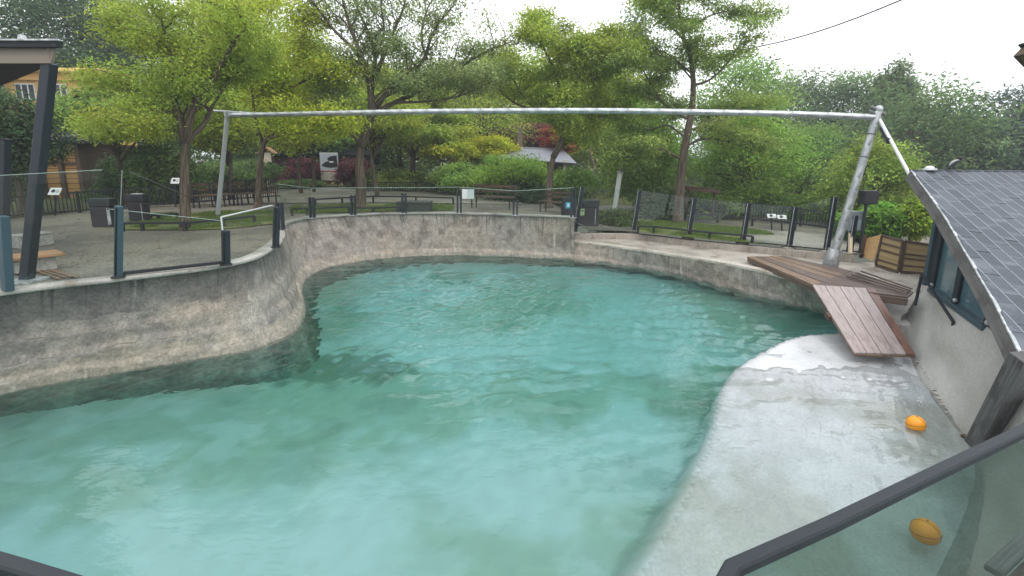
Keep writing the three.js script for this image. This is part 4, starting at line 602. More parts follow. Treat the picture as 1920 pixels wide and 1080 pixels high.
// ------------------------------------------------------------------ balls
function makeBall(px, py, r, label, lift) {
  const p0 = P(px, py, r * .55), t = thing('ball', label, 'ball', p0.clone().setY(p0.y + lift), 'orange rubber balls in the shallow water'), c = t.position.clone();
  const g = new THREE.SphereGeometry(r, 36, 26); t.userData = { label, category: 'ball', group: 'orange rubber balls in the shallow water' };
  part(t, 'shell', g.translate(c.x, c.y, c.z), mat.ball);
  const rings = []; for (const [a, b] of [[1.35, .3], [.2, -1.0]]) { const k = new THREE.TorusGeometry(r * 1.0, r * .022, 6, 48); k.rotateX(a); k.rotateY(b); rings.push(k.translate(c.x, c.y, c.z)); } part(t, 'seam', rings, mat.ballSeam);
  part(t, 'valve', new THREE.CylinderGeometry(r * .07, r * .07, r * .05, 10).translate(c.x, c.y + r, c.z), mat.ballSeam);
}
makeBall(1717, 795, .135, 'orange ball on the wet shelf in the open, farther from the railing', 0);
makeBall(1735, 997, .145, 'orange ball seen through the tinted glass of the near railing', 0);
// ------------------------------------------------------------------ bins, signs, posts, rails, benches behind the fence
function bin(px, py, w, hpx, label, mod) {
  const b = G(px, py), h = PZ(px, py - hpx, b.z).y - b.y, W = PZ(px + w / 2, py, b.z).x - PZ(px - w / 2, py, b.z).x, t = thing('litter_bin', label, 'bin', b.clone(), 'litter bins beside the paths');
  t.userData.label = label;
  const box = (n, x, y, z, sx, sy, sz, m, p = t) => part(p, n, planarUV(new RoundedBoxGeometry(sx, sy, sz, 1, .015)).translate(b.x + x, b.y + y, b.z + z), m);
  const body = box('body', 0, h * .36, 0, W, h * .72, W * .5, mat.binBody); const lid = box('lid', 0, h * .87, 0, W * 1.03, h * .26, W * .54, mat.binLid); box('opening', 0, h * .86, W * .275, W * .62, h * .12, .01, mat.black, lid); box('door_edge', W * .34, h * .38, W * .255, .03, h * .6, .01, mat.steel, body);
  if (mod) mod(box, W, h, body);
}
bin(200, 425, 38, 53, 'dark bin with a plum body left of its neighbour, behind the tall left post', (box, W, h, body) => box('side_strip', W * .42, h * .36, W * .255, W * .12, h * .5, .02, mat.steel, body));
bin(264, 416, 30, 52, 'dark bin with a pale lid beside the lawn, nearer the tree', (box, W, h) => box('paper', 0, h * 1.01, 0, W * .5, .02, W * .4, mat.white));
bin(1101, 423, 38, 48, 'dark bin with a pale green label behind the right corner post', (box, W, h, body) => { box('label', -W * .3, h * .55, W * .255, W * .2, h * .26, .012, mat.labelGreen, body); box('label_mark', -W * .3, h * .6, W * .262, W * .1, h * .05, .012, mat.black, body); });
bin(1064, 407, 22, 38, 'dark bin with a blue label left of the corner post', (box, W, h, body) => { box('label', 0, h * .6, W * .255, W * .46, h * .3, .012, mat.labelBlue, body); box('label_mark', 0, h * .6, W * .262, W * .18, h * .16, .012, mat.labelWhite, body); });
function lectern(px, py, pyBase, w, h, label) {
  const b = G(px, pyBase), c = PZ(px, py, b.z), W = PZ(px + w / 2, py, b.z).x - PZ(px - w / 2, py, b.z).x, H = W * h, t = thing('information_sign', label, 'sign', b.clone(), 'tilted information signs');
  const bd = planarUV(new RoundedBoxGeometry(W, .03, H, 1, .008)).rotateX(.95).translate(c.x, c.y, c.z), pl = part(t, 'panel', bd, mat.white); const mk = new THREE.CylinderGeometry(W * .16, W * .16, .012, 18).rotateX(.95).translate(c.x - W * .1, c.y + .025, c.z + .02); part(pl, 'picture', mk, mat.darkRoof); part(pl, 'text_block', planarUV(new THREE.BoxGeometry(W * .22, .01, H * .4)).rotateX(.95).translate(c.x + W * .28, c.y + .025, c.z + .02), mat.steel);
  part(t, 'post', rod(b.clone(), c.clone().add(V(0, -.05, -.03)), .035), mat.black);
}
lectern(103, 359, 404, 21, .75, 'white tilted sign with a dark round picture in front of the amber cabin');
lectern(329, 339, 388, 16, .8, 'small white tilted sign beside the trunk of the left tree');
lectern(1447, 405, 432, 17, .5, 'small white tilted sign behind the right fence, left one of a pair');
lectern(1466, 407, 433, 17, .5, 'small white tilted sign behind the right fence, right one of a pair');
{ // poster board
  const b = G(618, 352), z = b.z, A = PZ(603, 286, z), B = PZ(637, 286, z), C = PZ(631, 339, z), D = PZ(600, 338, z), t = thing('poster_board', 'tall white poster board with a dark animal picture above a cream text box', 'poster', b.clone());
  const W = B.x - A.x, H = A.y - D.y, cx = (A.x + B.x + C.x + D.x) / 4, cy = (A.y + D.y) / 2, box = (n, x, y, zz, sx, sy, m, p = t) => part(p, n, planarUV(new THREE.BoxGeometry(sx, sy, .02)).translate(cx + x, cy + y, z + zz), m);
  const bd = part(t, 'board', planarUV(new RoundedBoxGeometry(W, H, .06, 1, .01)).translate(cx, cy, z), mat.white); box('text_panel', 0, -H * .34, .035, W * .96, H * .28, mat.cream, bd); box('red_strip', 0, -H * .17, .036, W * .98, H * .035, mat.red, bd); box('picture_ground', 0, H * .17, .034, W * .96, H * .6, M('pale blue print', { color: S(188, 196, 206), roughness: .6 }), bd);
  const sh = new THREE.Shape(); sh.moveTo(-.42, -.2); sh.bezierCurveTo(-.3, .02, -.1, .02, .0, .08); sh.bezierCurveTo(-.2, .16, -.05, .34, .44, .36); sh.lineTo(.46, -.24); sh.bezierCurveTo(.2, -.34, -.2, -.32, -.42, -.2); const g = new THREE.ExtrudeGeometry(sh, { depth: .012, bevelEnabled: false }); g.scale(W, W, 1); g.translate(cx, cy + H * .16, z + .045); part(bd, 'dark_figure', planarUV(g), mat.birdDark); const fl = new THREE.CylinderGeometry(W * .07, W * .07, .012, 14).rotateX(Math.PI / 2).scale(2, .6, 1).translate(cx + W * .14, cy + H * .17, z + .064); part(bd, 'pale_mark', fl, mat.labelWhite);
  for (let k = 0; k < 4; k++) box('text_line', 0, -H * (.25 + .05 * k), .047, W * .74, H * .012, mat.steel, bd);
  for (const s of [-.4, .4]) part(t, 'leg', beam(V(cx + s * W, b.y, z - .02), V(cx + s * W, cy - H * .5 + .02, z - .02), .08, .08, .01, V(1, 0, 0)), mat.black);
}
{ const b = G(1149, 412), top = PZ(1166, 303, b.z), t = thing('light_post', 'white topped slim metal post standing before the shrubs behind the corner bin', 'post', b.clone()); part(t, 'lower_post', rod(b.clone(), b.clone().lerp(top, .82), .13, 12), mat.white); part(t, 'upper_post', rod(b.clone().lerp(top, .82), top, .07, 10), mat.wire); part(t, 'collar', rod(b.clone().lerp(top, .8), b.clone().lerp(top, .83), .15, 12), mat.steel); }
function lowRail(list, hpx, label, m = mat.black) {
  const t = thing('low_rail', label, 'rail', G(...list[0]), 'low dark rails round the lawns'); t.userData.label = label;
  const pts = list.map(([x, y]) => G(x, y)), tops = pts.map((p, i) => V(p.x, PZ(list[i][0], list[i][1] - hpx, p.z).y, p.z));
  for (let i = 0; i < pts.length; i++) part(t, 'post', beam(pts[i], tops[i], .09, .09, .01, V(1, 0, 0)), m);
  for (let i = 0; i < pts.length - 1; i++) part(t, 'rail', beam(tops[i], tops[i + 1], .075, .075, .01), m);
}
lowRail([[231, 434], [268, 433], [348, 433], [420, 427], [478, 420]], 15, 'low dark rail curving along the front of the left lawn');
lowRail([[283, 414], [298, 413], [333, 410]], 10, 'short low dark rail between the bin and the left tree');
lowRail([[548, 405], [576, 404], [655, 401]], 13, 'low dark rail between the first posts of the far fence');
lowRail([[668, 400], [700, 400], [752, 398]], 10, 'low dark rail in front of the large tree trunk');
lowRail([[592, 387], [642, 384], [700, 381], [780, 382], [850, 384]], 13, 'long low dark rail behind the middle lawn');
lowRail([[1196, 437], [1225, 438], [1330, 449], [1410, 456]], 13, 'low dark rail along the front of the right lawn');
lowRail([[1285, 414], [1345, 418], [1410, 424], [1490, 432], [1560, 440]], 14, 'low dark rail along the back of the right lawn');
function parkBench(px0, py0, px1, py1, sc, label, group = 'dark slatted park benches') {
  const a = G(px0, py0), b = G(px1, py1), d = b.clone().sub(a).normalize(), bk = d.clone().cross(V(0, 1, 0)); if (bk.z > 0) bk.negate(); const t = thing('park_bench', label, 'bench', a.clone(), group); t.userData.label = label;
  const at = (p, k, y) => p.clone().addScaledVector(bk, k * sc).add(V(0, y * sc, 0));
  for (const k of [0, .17, .34]) part(t, 'seat_slat', beam(at(a, k, .46), at(b, k, .46), .045 * sc, .13 * sc, .008), mat.cabinDark); for (const y of [.66, .84]) part(t, 'back_slat', beam(at(a, .44, y), at(b, .5, y), .11 * sc, .04, .008), mat.cabinDark);
  for (const s of [.06, .94]) { const p = a.clone().lerp(b, s); part(t, 'leg', beam(p.clone(), at(p, 0, .44), .06, .06, .006, V(1, 0, 0)), mat.black); part(t, 'leg', beam(at(p, .4, 0), at(p, .48, .92), .06, .06, .006, V(1, 0, 0)), mat.black); part(t, 'arm_rest', beam(at(p, -.02, .66), at(p, .46, .66), .05, .06, .006), mat.black); }
}
parkBench(372, 391, 412, 388, 1.25, 'dark park bench left of the steel pole under the trees');
parkBench(420, 388, 448, 385, 1.25, 'dark park bench just right of the steel pole');
parkBench(452, 386, 482, 383, 1.25, 'dark park bench left of the slim second trunk');
parkBench(490, 384, 520, 381, 1.25, 'dark park bench right of the slim second trunk');
parkBench(880, 390, 960, 394, 1.3, 'long dark bench behind the blank plate on the far fence');
parkBench(1010, 397, 1056, 402, 1.1, 'dark bench beside the blue labelled bin');
{ const b = G(778, 396), t = thing('storage_box', 'low dark box on the lawn behind the middle of the far fence', 'box', b.clone()); const w = PZ(812, 396, b.z).x - PZ(752, 396, b.z).x, h = PZ(778, 377, b.z).y - b.y; part(t, 'body', planarUV(new RoundedBoxGeometry(w, h * .82, .9, 1, .03)).translate(b.x, b.y + h * .41, b.z), M('dark olive box', { color: S(64, 68, 62), roughness: .7 })); part(t, 'lid', planarUV(new RoundedBoxGeometry(w * 1.03, h * .16, .95, 1, .02)).translate(b.x, b.y + h * .9, b.z), M('dark olive lid', { color: S(56, 60, 56), roughness: .6 })); }
{ const b = G(1312, 418), z = b.z - 1.2, a = PZ(1284, 352, z), c = PZ(1346, 359, z), t = thing('dark_bench_roof', 'low dark sloping board on posts right of the straight trunk', 'shelter', V(b.x, b.y, z)); part(t, 'board', beam(a, c, .22, .5, .02), mat.cabinDark); for (const k of [.1, .9]) { const p = a.clone().lerp(c, k); part(t, 'post', beam(V(p.x, groundY(p.x, z), z), p, .09, .09, .01, V(1, 0, 0)), mat.cabinDark); } }
{ const a = PZ(1930, 92, -4.2), c = PZ(2040, 205, -4.2), t = thing('overhead_board', 'dark board end showing at the upper right edge of the picture', 'board', a.clone()); part(t, 'board', beam(a, c, .1, .2, .01), mat.cabinDark); part(t, 'trim', beam(a.clone().add(V(.01, .06, 0)), c.clone().add(V(.01, .06, 0)), .02, .22, .005), mat.black); }
{ const a = P(1862, 1072, 1.5), c = P(2010, 935, 1.5), t = thing('timber_edge', 'pale edged dark timber in the bottom right corner behind the tinted glass', 'timber', a.clone()); part(t, 'top_board', beam(a, c, .05, .1, .01), mat.fascia); part(t, 'side_board', beam(a.clone().add(V(.06, -.2, .06)), c.clone().add(V(.06, -.2, .06)), .34, .06, .01), mat.cabinDark); }
{ // fallen leaves scattered over the paving
  const r = rng(47), lf = new THREE.BufferGeometry(); lf.setAttribute('position', new THREE.Float32BufferAttribute([-.04, 0, 0, 0, .012, .022, .045, .004, 0, -.04, 0, 0, .045, .004, 0, 0, .012, -.022], 3)); lf.computeVertexNormals(); const list = []; while (list.length < 520) { const px = r() * 1700 - 60, py = 380 + r() * 140, p = G(px, py); if (p.z < -32) continue; if (py > (px < 540 ? 535 - px * .12 : 396) - 8) continue; p.y += .035; list.push(p); }
  const im = new THREE.InstancedMesh(lf, M('fallen leaf', { color: S(112, 98, 60), roughness: .9 }), list.length), o = new THREE.Object3D(); list.forEach((p, i) => { o.position.copy(p); o.rotation.set(0, r() * 6.3, 0); o.scale.setScalar(.6 + r() * .8); o.updateMatrix(); im.setMatrixAt(i, o.matrix); }); im.name = 'leaf_litter'; im.userData = { kind: 'stuff', label: 'small fallen leaves scattered over the paving' }; scene.add(im); }
// slatted metal fence behind the left path
function slatFence(list, hpx, step, label) {
  const t = thing('slat_fence', label, 'fence', G(...list[0]), 'dark upright slat fences'); t.userData.label = label;
  for (let i = 0; i < list.length - 1; i++) { const a = G(...list[i]), b = G(...list[i + 1]), ha = PZ(list[i][0], list[i][1] - hpx, a.z).y, hb = PZ(list[i + 1][0], list[i + 1][1] - hpx, b.z).y, n = Math.ceil(a.distanceTo(b) / step), sl = []; for (let k = 0; k < n; k++) { const s = k / n, p = a.clone().lerp(b, s); sl.push(beam(p.clone().add(V(0, .05, 0)), p.clone().setY(lerp(ha, hb, s) - .05), .035, .02, 0, V(1, 0, 0))); } part(t, 'slat_panel', sl, mat.darkRoof, 'stuff'); part(t, 'top_rail', beam(a.clone().setY(ha), b.clone().setY(hb), .06, .05), mat.black); part(t, 'bottom_rail', beam(a.clone().add(V(0, .1, 0)), b.clone().add(V(0, .1, 0)), .05, .05), mat.black); part(t, 'post', beam(a, a.clone().setY(ha + .06), .09, .09, .01, V(1, 0, 0)), mat.black); }
}
slatFence([[-160, 425], [60, 406], [150, 399], [232, 392]], 38, .14, 'dark slat fence before the amber cabin on the left');
slatFence([[232, 391], [330, 385], [440, 376], [525, 370]], 36, .14, 'dark slat fence under the left trees behind the benches');
slatFence([[1200, 398], [1300, 404], [1400, 413], [1500, 424], [1590, 436]], 32, .16, 'dark slat fence behind the right lawn');
slatFence([[690, 360], [780, 360], [880, 366], [1000, 372]], 18, .2, 'low dark fence in front of the shrubs in the middle');
// ------------------------------------------------------------------ buildings beyond
{
  const b = G(110, 372), z = b.z, X = (px) => PZ(px, 300, z).x, Yp = (py) => PZ(110, py, z).y, x0 = X(-60), x1 = X(150), y0 = b.y, y1 = Yp(268), t = thing('timber_cabin', 'amber timber cabin with dark posts behind the slatted fence at the left', 'cabin', b.clone());
  const bh = (y1 - y0) / 11; const w = part(t, 'wall', planarUV(new THREE.BoxGeometry(x1 - x0, y1 - y0, 4)).translate((x0 + x1) / 2, (y0 + y1) / 2, z - 2.06), mat.cabinDark); const r = rng(4);
  for (let k = 0; k < 11; k++) for (const [a, c] of [[-60, 45], [45, 78], [78, 115], [115, 150]]) part(w, 'plank', planarUV(new THREE.BoxGeometry(X(c) - X(a) - .03, bh - .035, .05)).translate((X(a) + X(c)) / 2, y0 + bh * (k + .5), z - .03 + .012 * r()), mat.cabin);
  for (const p of [45, 78, 115, 150]) part(t, 'corner_post', beam(V(X(p), y0, z + .06), V(X(p), y1 + .3, z + .06), .24, .2, .015, V(1, 0, 0)), mat.cabinDark); part(t, 'roof', [slab([V(x0 - .5, y1 + .15, z + .7), V(x1 + .6, y1 + .1, z + .7), V(x1 + .6, y1 + .9, z - 4.2), V(x0 - .5, y1 + .95, z - 4.2)], .12)], mat.darkRoof); part(t, 'mid_rail', beam(V(X(45), Yp(306), z + .05), V(x1, Yp(306), z + .05), .14, .1, .01), mat.cabinDark);
}
{
  const z = -33, X = (px) => PZ(px, 160, z).x, Y = (py) => PZ(150, py, z).y, t = thing('ochre_house', 'ochre flat roofed house half hidden by the trees at the upper left', 'house', V(X(130), 1.87, z));
  const x0 = X(-60), x1 = X(207), yb = 1.87, yt = Y(150); const w = part(t, 'wall', planarUV(new THREE.BoxGeometry(x1 - x0, yt - yb, 1.6)).translate((x0 + x1) / 2, (yt + yb) / 2, z - .8), mat.ochre);
  part(t, 'roof', planarUV(new RoundedBoxGeometry(x1 - x0 + 1.2, Y(131) - Y(138), 3, 1, .05)).translate((x0 + x1) / 2 - .5, Y(134.5), z - .8), mat.ochreTrim); part(t, 'eaves_band', planarUV(new THREE.BoxGeometry(x1 - x0 + .5, Y(138) - Y(152), 2.1)).translate((x0 + x1) / 2 - .2, Y(145), z - .8), mat.ochre);
  for (const [a, c] of [[92, 126], [30, 66], [-30, 6]]) { const f = part(w, 'window', planarUV(new THREE.BoxGeometry(X(c) - X(a), Y(158) - Y(190), .1)).translate((X(a) + X(c)) / 2, Y(174), z + .04), mat.white); for (let k = 0; k < 3; k++) part(t, 'pane', planarUV(new THREE.BoxGeometry((X(c) - X(a)) / 3 - .12, (Y(158) - Y(190)) - .16, .05)).translate(lerp(X(a), X(c), (k + .5) / 3), Y(174), z + .09), mat.pane); }
  part(t, 'terrace_ledge', planarUV(new RoundedBoxGeometry(X(216) - X(120), .3, 1.4, 1, .03)).translate((X(216) + X(120)) / 2, Y(196), z + .7), mat.fascia); const c = V(X(201), Y(193), z + .5); part(t, 'pillar', beam(c, c.clone().setY(Y(152)), .42, .42, .03, V(1, 0, 0)), mat.ochreTrim); part(t, 'lower_wall', planarUV(new THREE.BoxGeometry(X(214) - X(100), Y(198) - yb, .3)).translate((X(214) + X(100)) / 2, (Y(198) + yb) / 2, z + .9), mat.darkRoof);
}
{
  const b = G(600, 347), z = b.z - 2, X = (px) => PZ(px, 300, z).x, Y = (py) => PZ(600, py, z).y, t = thing('dark_shed', 'long dark shed with deep red boarded wall behind the poster board', 'shed', b.clone()), x0 = X(505), x1 = X(690);
  const w = part(t, 'wall', planarUV(new THREE.BoxGeometry(x1 - x0, Y(288) - b.y, 4)).translate((x0 + x1) / 2, (Y(288) + b.y) / 2, z - 2.06), mat.darkRoof); const n = 18; for (let k = 0; k < n; k++) part(w, 'board', planarUV(new THREE.BoxGeometry((x1 - x0) / n - .04, Y(296) - b.y, .06)).translate(lerp(x0, x1, (k + .5) / n), (Y(296) + b.y) / 2, z - .02 + .012 * (k % 3)), mat.wine);
  part(t, 'roof', slab([V(x0 - .6, Y(288), z + .9), V(x1 + .6, Y(288), z + .9), V(x1 + .6, Y(262), z - 3.6), V(x0 - .6, Y(262), z - 3.6)], .14), mat.darkRoof); part(t, 'gutter', beam(V(x0 - .6, Y(289), z + .96), V(x1 + .6, Y(289), z + .96), .1, .1, .02), mat.black); for (const p of [520, 575, 632, 688]) part(t, 'veranda_post', beam(V(X(p), b.y, z + .7), V(X(p), Y(288), z + .7), .14, .14, .01, V(1, 0, 0)), mat.cabinDark);
  const f = thing('picket_fence', 'pale low picket fence in front of the deep red boards', 'fence', b.clone()); for (let k = 0; k < 34; k++) { if (k > 11 && k < 17) continue; const p = 545 + k * 4.2; if (p > 598 && p < 640) continue; part(f, 'picket', beam(V(PZ(p, 340, b.z).x, b.y, b.z + .1), V(PZ(p, 340, b.z).x, PZ(p, 323 + 2 * (k % 2), b.z).y, b.z + .1), .09, .04, .006, V(1, 0, 0)), k % 3 ? mat.picket : mat.wine); } part(f, 'rail', beam(V(PZ(545, 332, b.z).x, PZ(545, 331, b.z).y, b.z + .06), V(PZ(690, 332, b.z).x, PZ(690, 331, b.z).y, b.z + .06), .08, .04), mat.cabinDark);
}
{
  const z = -38, X = (px) => PZ(px, 300, z).x, Y = (py) => PZ(1000, py, z).y, t = thing('grey_roofed_hut', 'hut with a hipped grey roof among the shrubs behind the middle trees', 'hut', V(X(970), 1.7, z));
  const r0 = [V(X(885), Y(294), z + .6), V(X(1080), Y(305), z + .6), V(X(1062), Y(279), z - 2.4), V(X(972), Y(276), z - 2.4)]; const rf = part(t, 'roof', slab(r0, .14), mat.greyRoof); part(t, 'roof', slab([V(X(885), Y(294), z + .58), r0[3].clone(), V(X(890), Y(290), z - 5.4)], .14), mat.greyRoof); part(rf, 'ridge', beam(r0[3].clone().add(V(0, .03, 0)), r0[2].clone().add(V(0, .03, 0)), .12, .2, .03), mat.greyRoof); part(rf, 'gutter', beam(r0[0].clone().add(V(0, -.08, .06)), r0[1].clone().add(V(0, -.08, .06)), .12, .12, .02), mat.darkRoof);
  const w = part(t, 'wall', planarUV(new THREE.BoxGeometry(X(1060) - X(910), Y(300) - 1.7, 4)).translate((X(1060) + X(910)) / 2, (Y(300) + 1.7) / 2, z - 2), mat.cabinDark); part(w, 'window', planarUV(new THREE.BoxGeometry(1.3, .9, .08)).translate(X(960), 3.3, z + .03), mat.pane); for (const p of [972, 1058]) part(t, 'post', beam(V(X(p), 1.7, z + .4), V(X(p), Y(299), z + .4), .2, .2, .02, V(1, 0, 0)), mat.picket);
  const c = PZ(975, 240, z - 3), ch = part(t, 'chimney', beam(V(c.x, Y(278), z - 2.6), V(c.x, c.y, z - 2.6), .45, .45, .03, V(1, 0, 0)), mat.barkPale);
}
{ const b = G(503, 352), t = thing('bird_house', 'small wooden gabled board shelter behind the slim second trunk', 'shelter', b.clone()), z = b.z, X = (px) => PZ(px, 290, z).x, Y = (py) => PZ(503, py, z).y; part(t, 'post', beam(b.clone(), b.clone().setY(Y(300)), .2, .2, .02, V(1, 0, 0)), mat.picket); part(t, 'board', planarUV(new RoundedBoxGeometry(X(513) - X(492), Y(286) - Y(304), .12, 1, .02)).translate(b.x, Y(295), z), mat.cream); part(t, 'roof', [beam(V(X(486), Y(288), z), V(X(502), Y(276), z), .08, .7), beam(V(X(518), Y(288), z), V(X(502), Y(276), z), .08, .7)], mat.bench); }
//==TREES==
// ------------------------------------------------------------------ trees and shrubs
class Leaves {
  constructor(cap) { this.pos = new Float32Array(cap * 12); this.col = new Float32Array(cap * 12); this.nor = new Float32Array(cap * 12); this.n = 0; this.cap = cap; }
  add(x, y, z, L, w, dir, tilt, roll, c) {
    if (this.n >= this.cap) return; const k = this.n * 12, cd = Math.cos(dir), sd = Math.sin(dir), ct = Math.cos(tilt), st = Math.sin(tilt);
    const ax = cd * ct, ay = st, az = sd * ct; let bx = -sd, by = 0, bz = cd; const nx = ay * bz - az * by, ny = az * bx - ax * bz, nz = ax * by - ay * bx, cr = Math.cos(roll), sr = Math.sin(roll);
    bx = bx * cr + nx * sr; by = by * cr + ny * sr; bz = bz * cr + nz * sr;
    const p = this.pos, h = w / 2, m = .45 * L;
    p[k] = x; p[k + 1] = y; p[k + 2] = z; p[k + 3] = x + ax * m + bx * h; p[k + 4] = y + ay * m + by * h; p[k + 5] = z + az * m + bz * h; p[k + 6] = x + ax * L; p[k + 7] = y + ay * L - .12 * L; p[k + 8] = z + az * L; p[k + 9] = x + ax * m - bx * h; p[k + 10] = y + ay * m - by * h; p[k + 11] = z + az * m - bz * h;
    let qx = ay * bz - az * by, qy = az * bx - ax * bz, qz = ax * by - ay * bx; if (qy < 0) { qx = -qx; qy = -qy; qz = -qz; }
    for (let i = 0; i < 4; i++) { this.nor[k + i * 3] = qx; this.nor[k + i * 3 + 1] = qy; this.nor[k + i * 3 + 2] = qz; this.col[k + i * 3] = c[0]; this.col[k + i * 3 + 1] = c[1]; this.col[k + i * 3 + 2] = c[2]; }
    this.n++;
  }
  geo() { const n = this.n, g = new THREE.BufferGeometry(), idx = new Uint32Array(n * 6); for (let i = 0; i < n; i++) idx.set([i * 4, i * 4 + 1, i * 4 + 2, i * 4, i * 4 + 2, i * 4 + 3], i * 6); g.setAttribute('position', new THREE.BufferAttribute(this.pos.slice(0, n * 12), 3)); g.setAttribute('normal', new THREE.BufferAttribute(this.nor.slice(0, n * 12), 3)); g.setAttribute('color', new THREE.BufferAttribute(this.col.slice(0, n * 12), 3)); g.setIndex(new THREE.BufferAttribute(idx, 1)); return g; }
}
function gauss(r) { return (r() + r() + r() - 1.5) * 1.15; }
function clump(L, r, c, n, sx, sy, size, col, spread = .35) {           // a spray of leaves round a twig end
  const hue = gauss(r) * .5, val = 1 + .28 * gauss(r);
  for (let i = 0; i < n; i++) {
    const k = 2.05 * val * (1 + spread * gauss(r)), cc = [Math.max(.004, col[0] * k * (1 + .22 * hue + .1 * gauss(r))), Math.max(.006, col[1] * k), Math.max(.002, col[2] * k * (1 - .2 * hue))];
    L.add(c.x + gauss(r) * sx, c.y + gauss(r) * sy, c.z + gauss(r) * sx, size * (.65 + .7 * r()), size * .4 * (.7 + .6 * r()), r() * 6.283, -.25 + .7 * gauss(r), 1.1 * gauss(r), cc);
  }
}
function bend(a, b, r, wob, n = 6) { const pts = []; const L = a.distanceTo(b); for (let i = 0; i <= n; i++) { const t = i / n, p = a.clone().lerp(b, t); if (i && i < n) p.add(V(gauss(r), gauss(r) * .6, gauss(r)).multiplyScalar(wob * L * .5)); p.y += .1 * L * Math.sin(Math.PI * t) * .6; pts.push(p); } return pts; }
// a tree from main limbs given as point chains; finer branches and leaf sprays grow from them
function tree(o) {
  const r = rng(o.seed), t = thing(o.name ?? 'tree', o.label, o.cat ?? 'tree', o.base.clone(), o.group), wood = [], L = new Leaves(o.leaves ?? 30000), ends = [];
  const trunkTop = o.trunk[o.trunk.length - 1];
  const trunkGeo = [limb(smooth(o.trunk, 14), o.r, o.r * .62, 12)];
  { const f = o.trunk[0]; trunkGeo.push(limb([f.clone().add(V(0, -.12, 0)), f.clone().add(V(0, .1, 0)), f.clone().lerp(o.trunk[1], .25)], o.r * 1.55, o.r * .98, 12, .6)); }
  for (const q of o.limbs) {
    const pts = smooth(q.p, 14), r0 = q.r ?? o.r * .5; wood.push(limb(pts, r0, r0 * .22, 8));
    const len = arc(pts)[pts.length - 1], nb = Math.max(3, Math.round(len * (o.branch ?? 1.7)));
    for (let k = 0; k < nb; k++) {
      const s = .22 + .78 * (k + r()) / nb, i = Math.min(pts.length - 2, Math.floor(s * (pts.length - 1))), p = pts[i].clone().lerp(pts[i + 1], s * (pts.length - 1) - i), d = pts[i + 1].clone().sub(pts[i]).normalize();
      const a = r() * 6.283, out = V(Math.cos(a), .15 + .6 * r() * (o.up ?? 1), Math.sin(a)).addScaledVector(d, .7).normalize(), bl = (o.blen ?? 1.8) * (.5 + .8 * r()) * (1.15 - .5 * s), e = p.clone().addScaledVector(out, bl), bp = bend(p, e, r, .12, 5);
      wood.push(limb(bp, r0 * .3 * (1.1 - .6 * s) + .008, .008, 5));
      for (let m = 0; m < (o.twigs ?? 4); m++) { const u = .35 + .65 * r(), j = Math.min(4, Math.floor(u * 5)), w = bp[j].clone().lerp(bp[j + 1], u * 5 - j), f = w.clone().add(V(gauss(r), gauss(r) * .45 + .12, gauss(r)).multiplyScalar(.55 * (o.blen ?? 1.8) * .6)); if (o.fine !== false) wood.push(limb([w, w.clone().lerp(f, .5).add(V(0, .04, 0)), f], .012, .005, 4)); ends.push([f, s]); }
      ends.push([e, s]);
    }
    ends.push([pts[pts.length - 1], 1]);
  }
  const per = (o.leaves ?? 30000) / ends.length;
  for (const [e, s] of ends) { const dens = o.sparse ? o.sparse(e) : 1; clump(L, r, e.clone().add(V(0, -.05, 0)), Math.round(per * dens * (.5 + r())), o.sx ?? .5, o.sy ?? .26, o.size ?? .2, o.col); }
  const tr = part(t, 'trunk', trunkGeo, o.bark ?? mat.bark); part(t, 'branches', wood, o.bark ?? mat.bark); const c = part(t, 'crown', L.geo(), leafMat()); 
  return t;
}
// main limbs sketched as places in the upright plane of the trunk, with their own distance nearer or farther
const chain = (z, list, dz0 = 0, dz1 = 0) => list.map(([x, y], i) => PZ(x, y, z + lerp(dz0, dz1, i / Math.max(1, list.length - 1))));
const YG = [.19, .235, .04], YG2 = [.235, .27, .03], GR = [.125, .2, .05], DK = [.045, .078, .034], BL = [.085, .12, .052], GY = [.15, .185, .07];
{
  const b = G(348, 431), z = b.z, c = (l, a, d) => chain(z, l, a, d);
  tree({ seed: 101, base: b, label: 'spreading yellow green tree with forked dark trunk left of the steel pole', r: .17, trunk: [b, PZ(347, 370, z), PZ(346, 300, z), PZ(349, 262, z)], leaves: 62000, size: .115, col: YG, sx: .5, sy: .24, branch: 2.4, blen: 1.35, twigs: 5, sparse: (e) => { const q = e.clone().project(camera), X = (q.x + 1) * 960, Y = (1 - q.y) * 540; return X > 372 && Y > 172 ? 0 : 1; }, group: undefined,
    limbs: [{ p: c([[347, 268], [338, 225], [322, 165], [318, 100], [300, 30]], 0, .6), r: .13 }, { p: c([[350, 265], [362, 200], [400, 150], [425, 100], [470, 40]], 0, 1.2), r: .13 }, { p: c([[340, 215], [300, 190], [255, 172], [215, 160]], 0, -.8), r: .09 }, { p: c([[352, 262], [385, 230], [398, 200], [430, 150], [455, 110]], 0, -1.5), r: .09 }, { p: c([[345, 240], [330, 200], [350, 130], [380, 60], [390, -10]], 0, -1.4), r: .1 }, { p: c([[338, 222], [300, 205], [270, 225], [225, 240]], 0, 1.5), r: .07 }, { p: c([[349, 250], [300, 240], [250, 255], [190, 250]], 0, -2), r: .06 }, { p: c([[322, 165], [280, 120], [255, 80], [240, 40]], .2, -.5), r: .07 }, { p: c([[358, 215], [410, 170], [450, 120], [480, 80]], 0, -1), r: .06 }] });
}
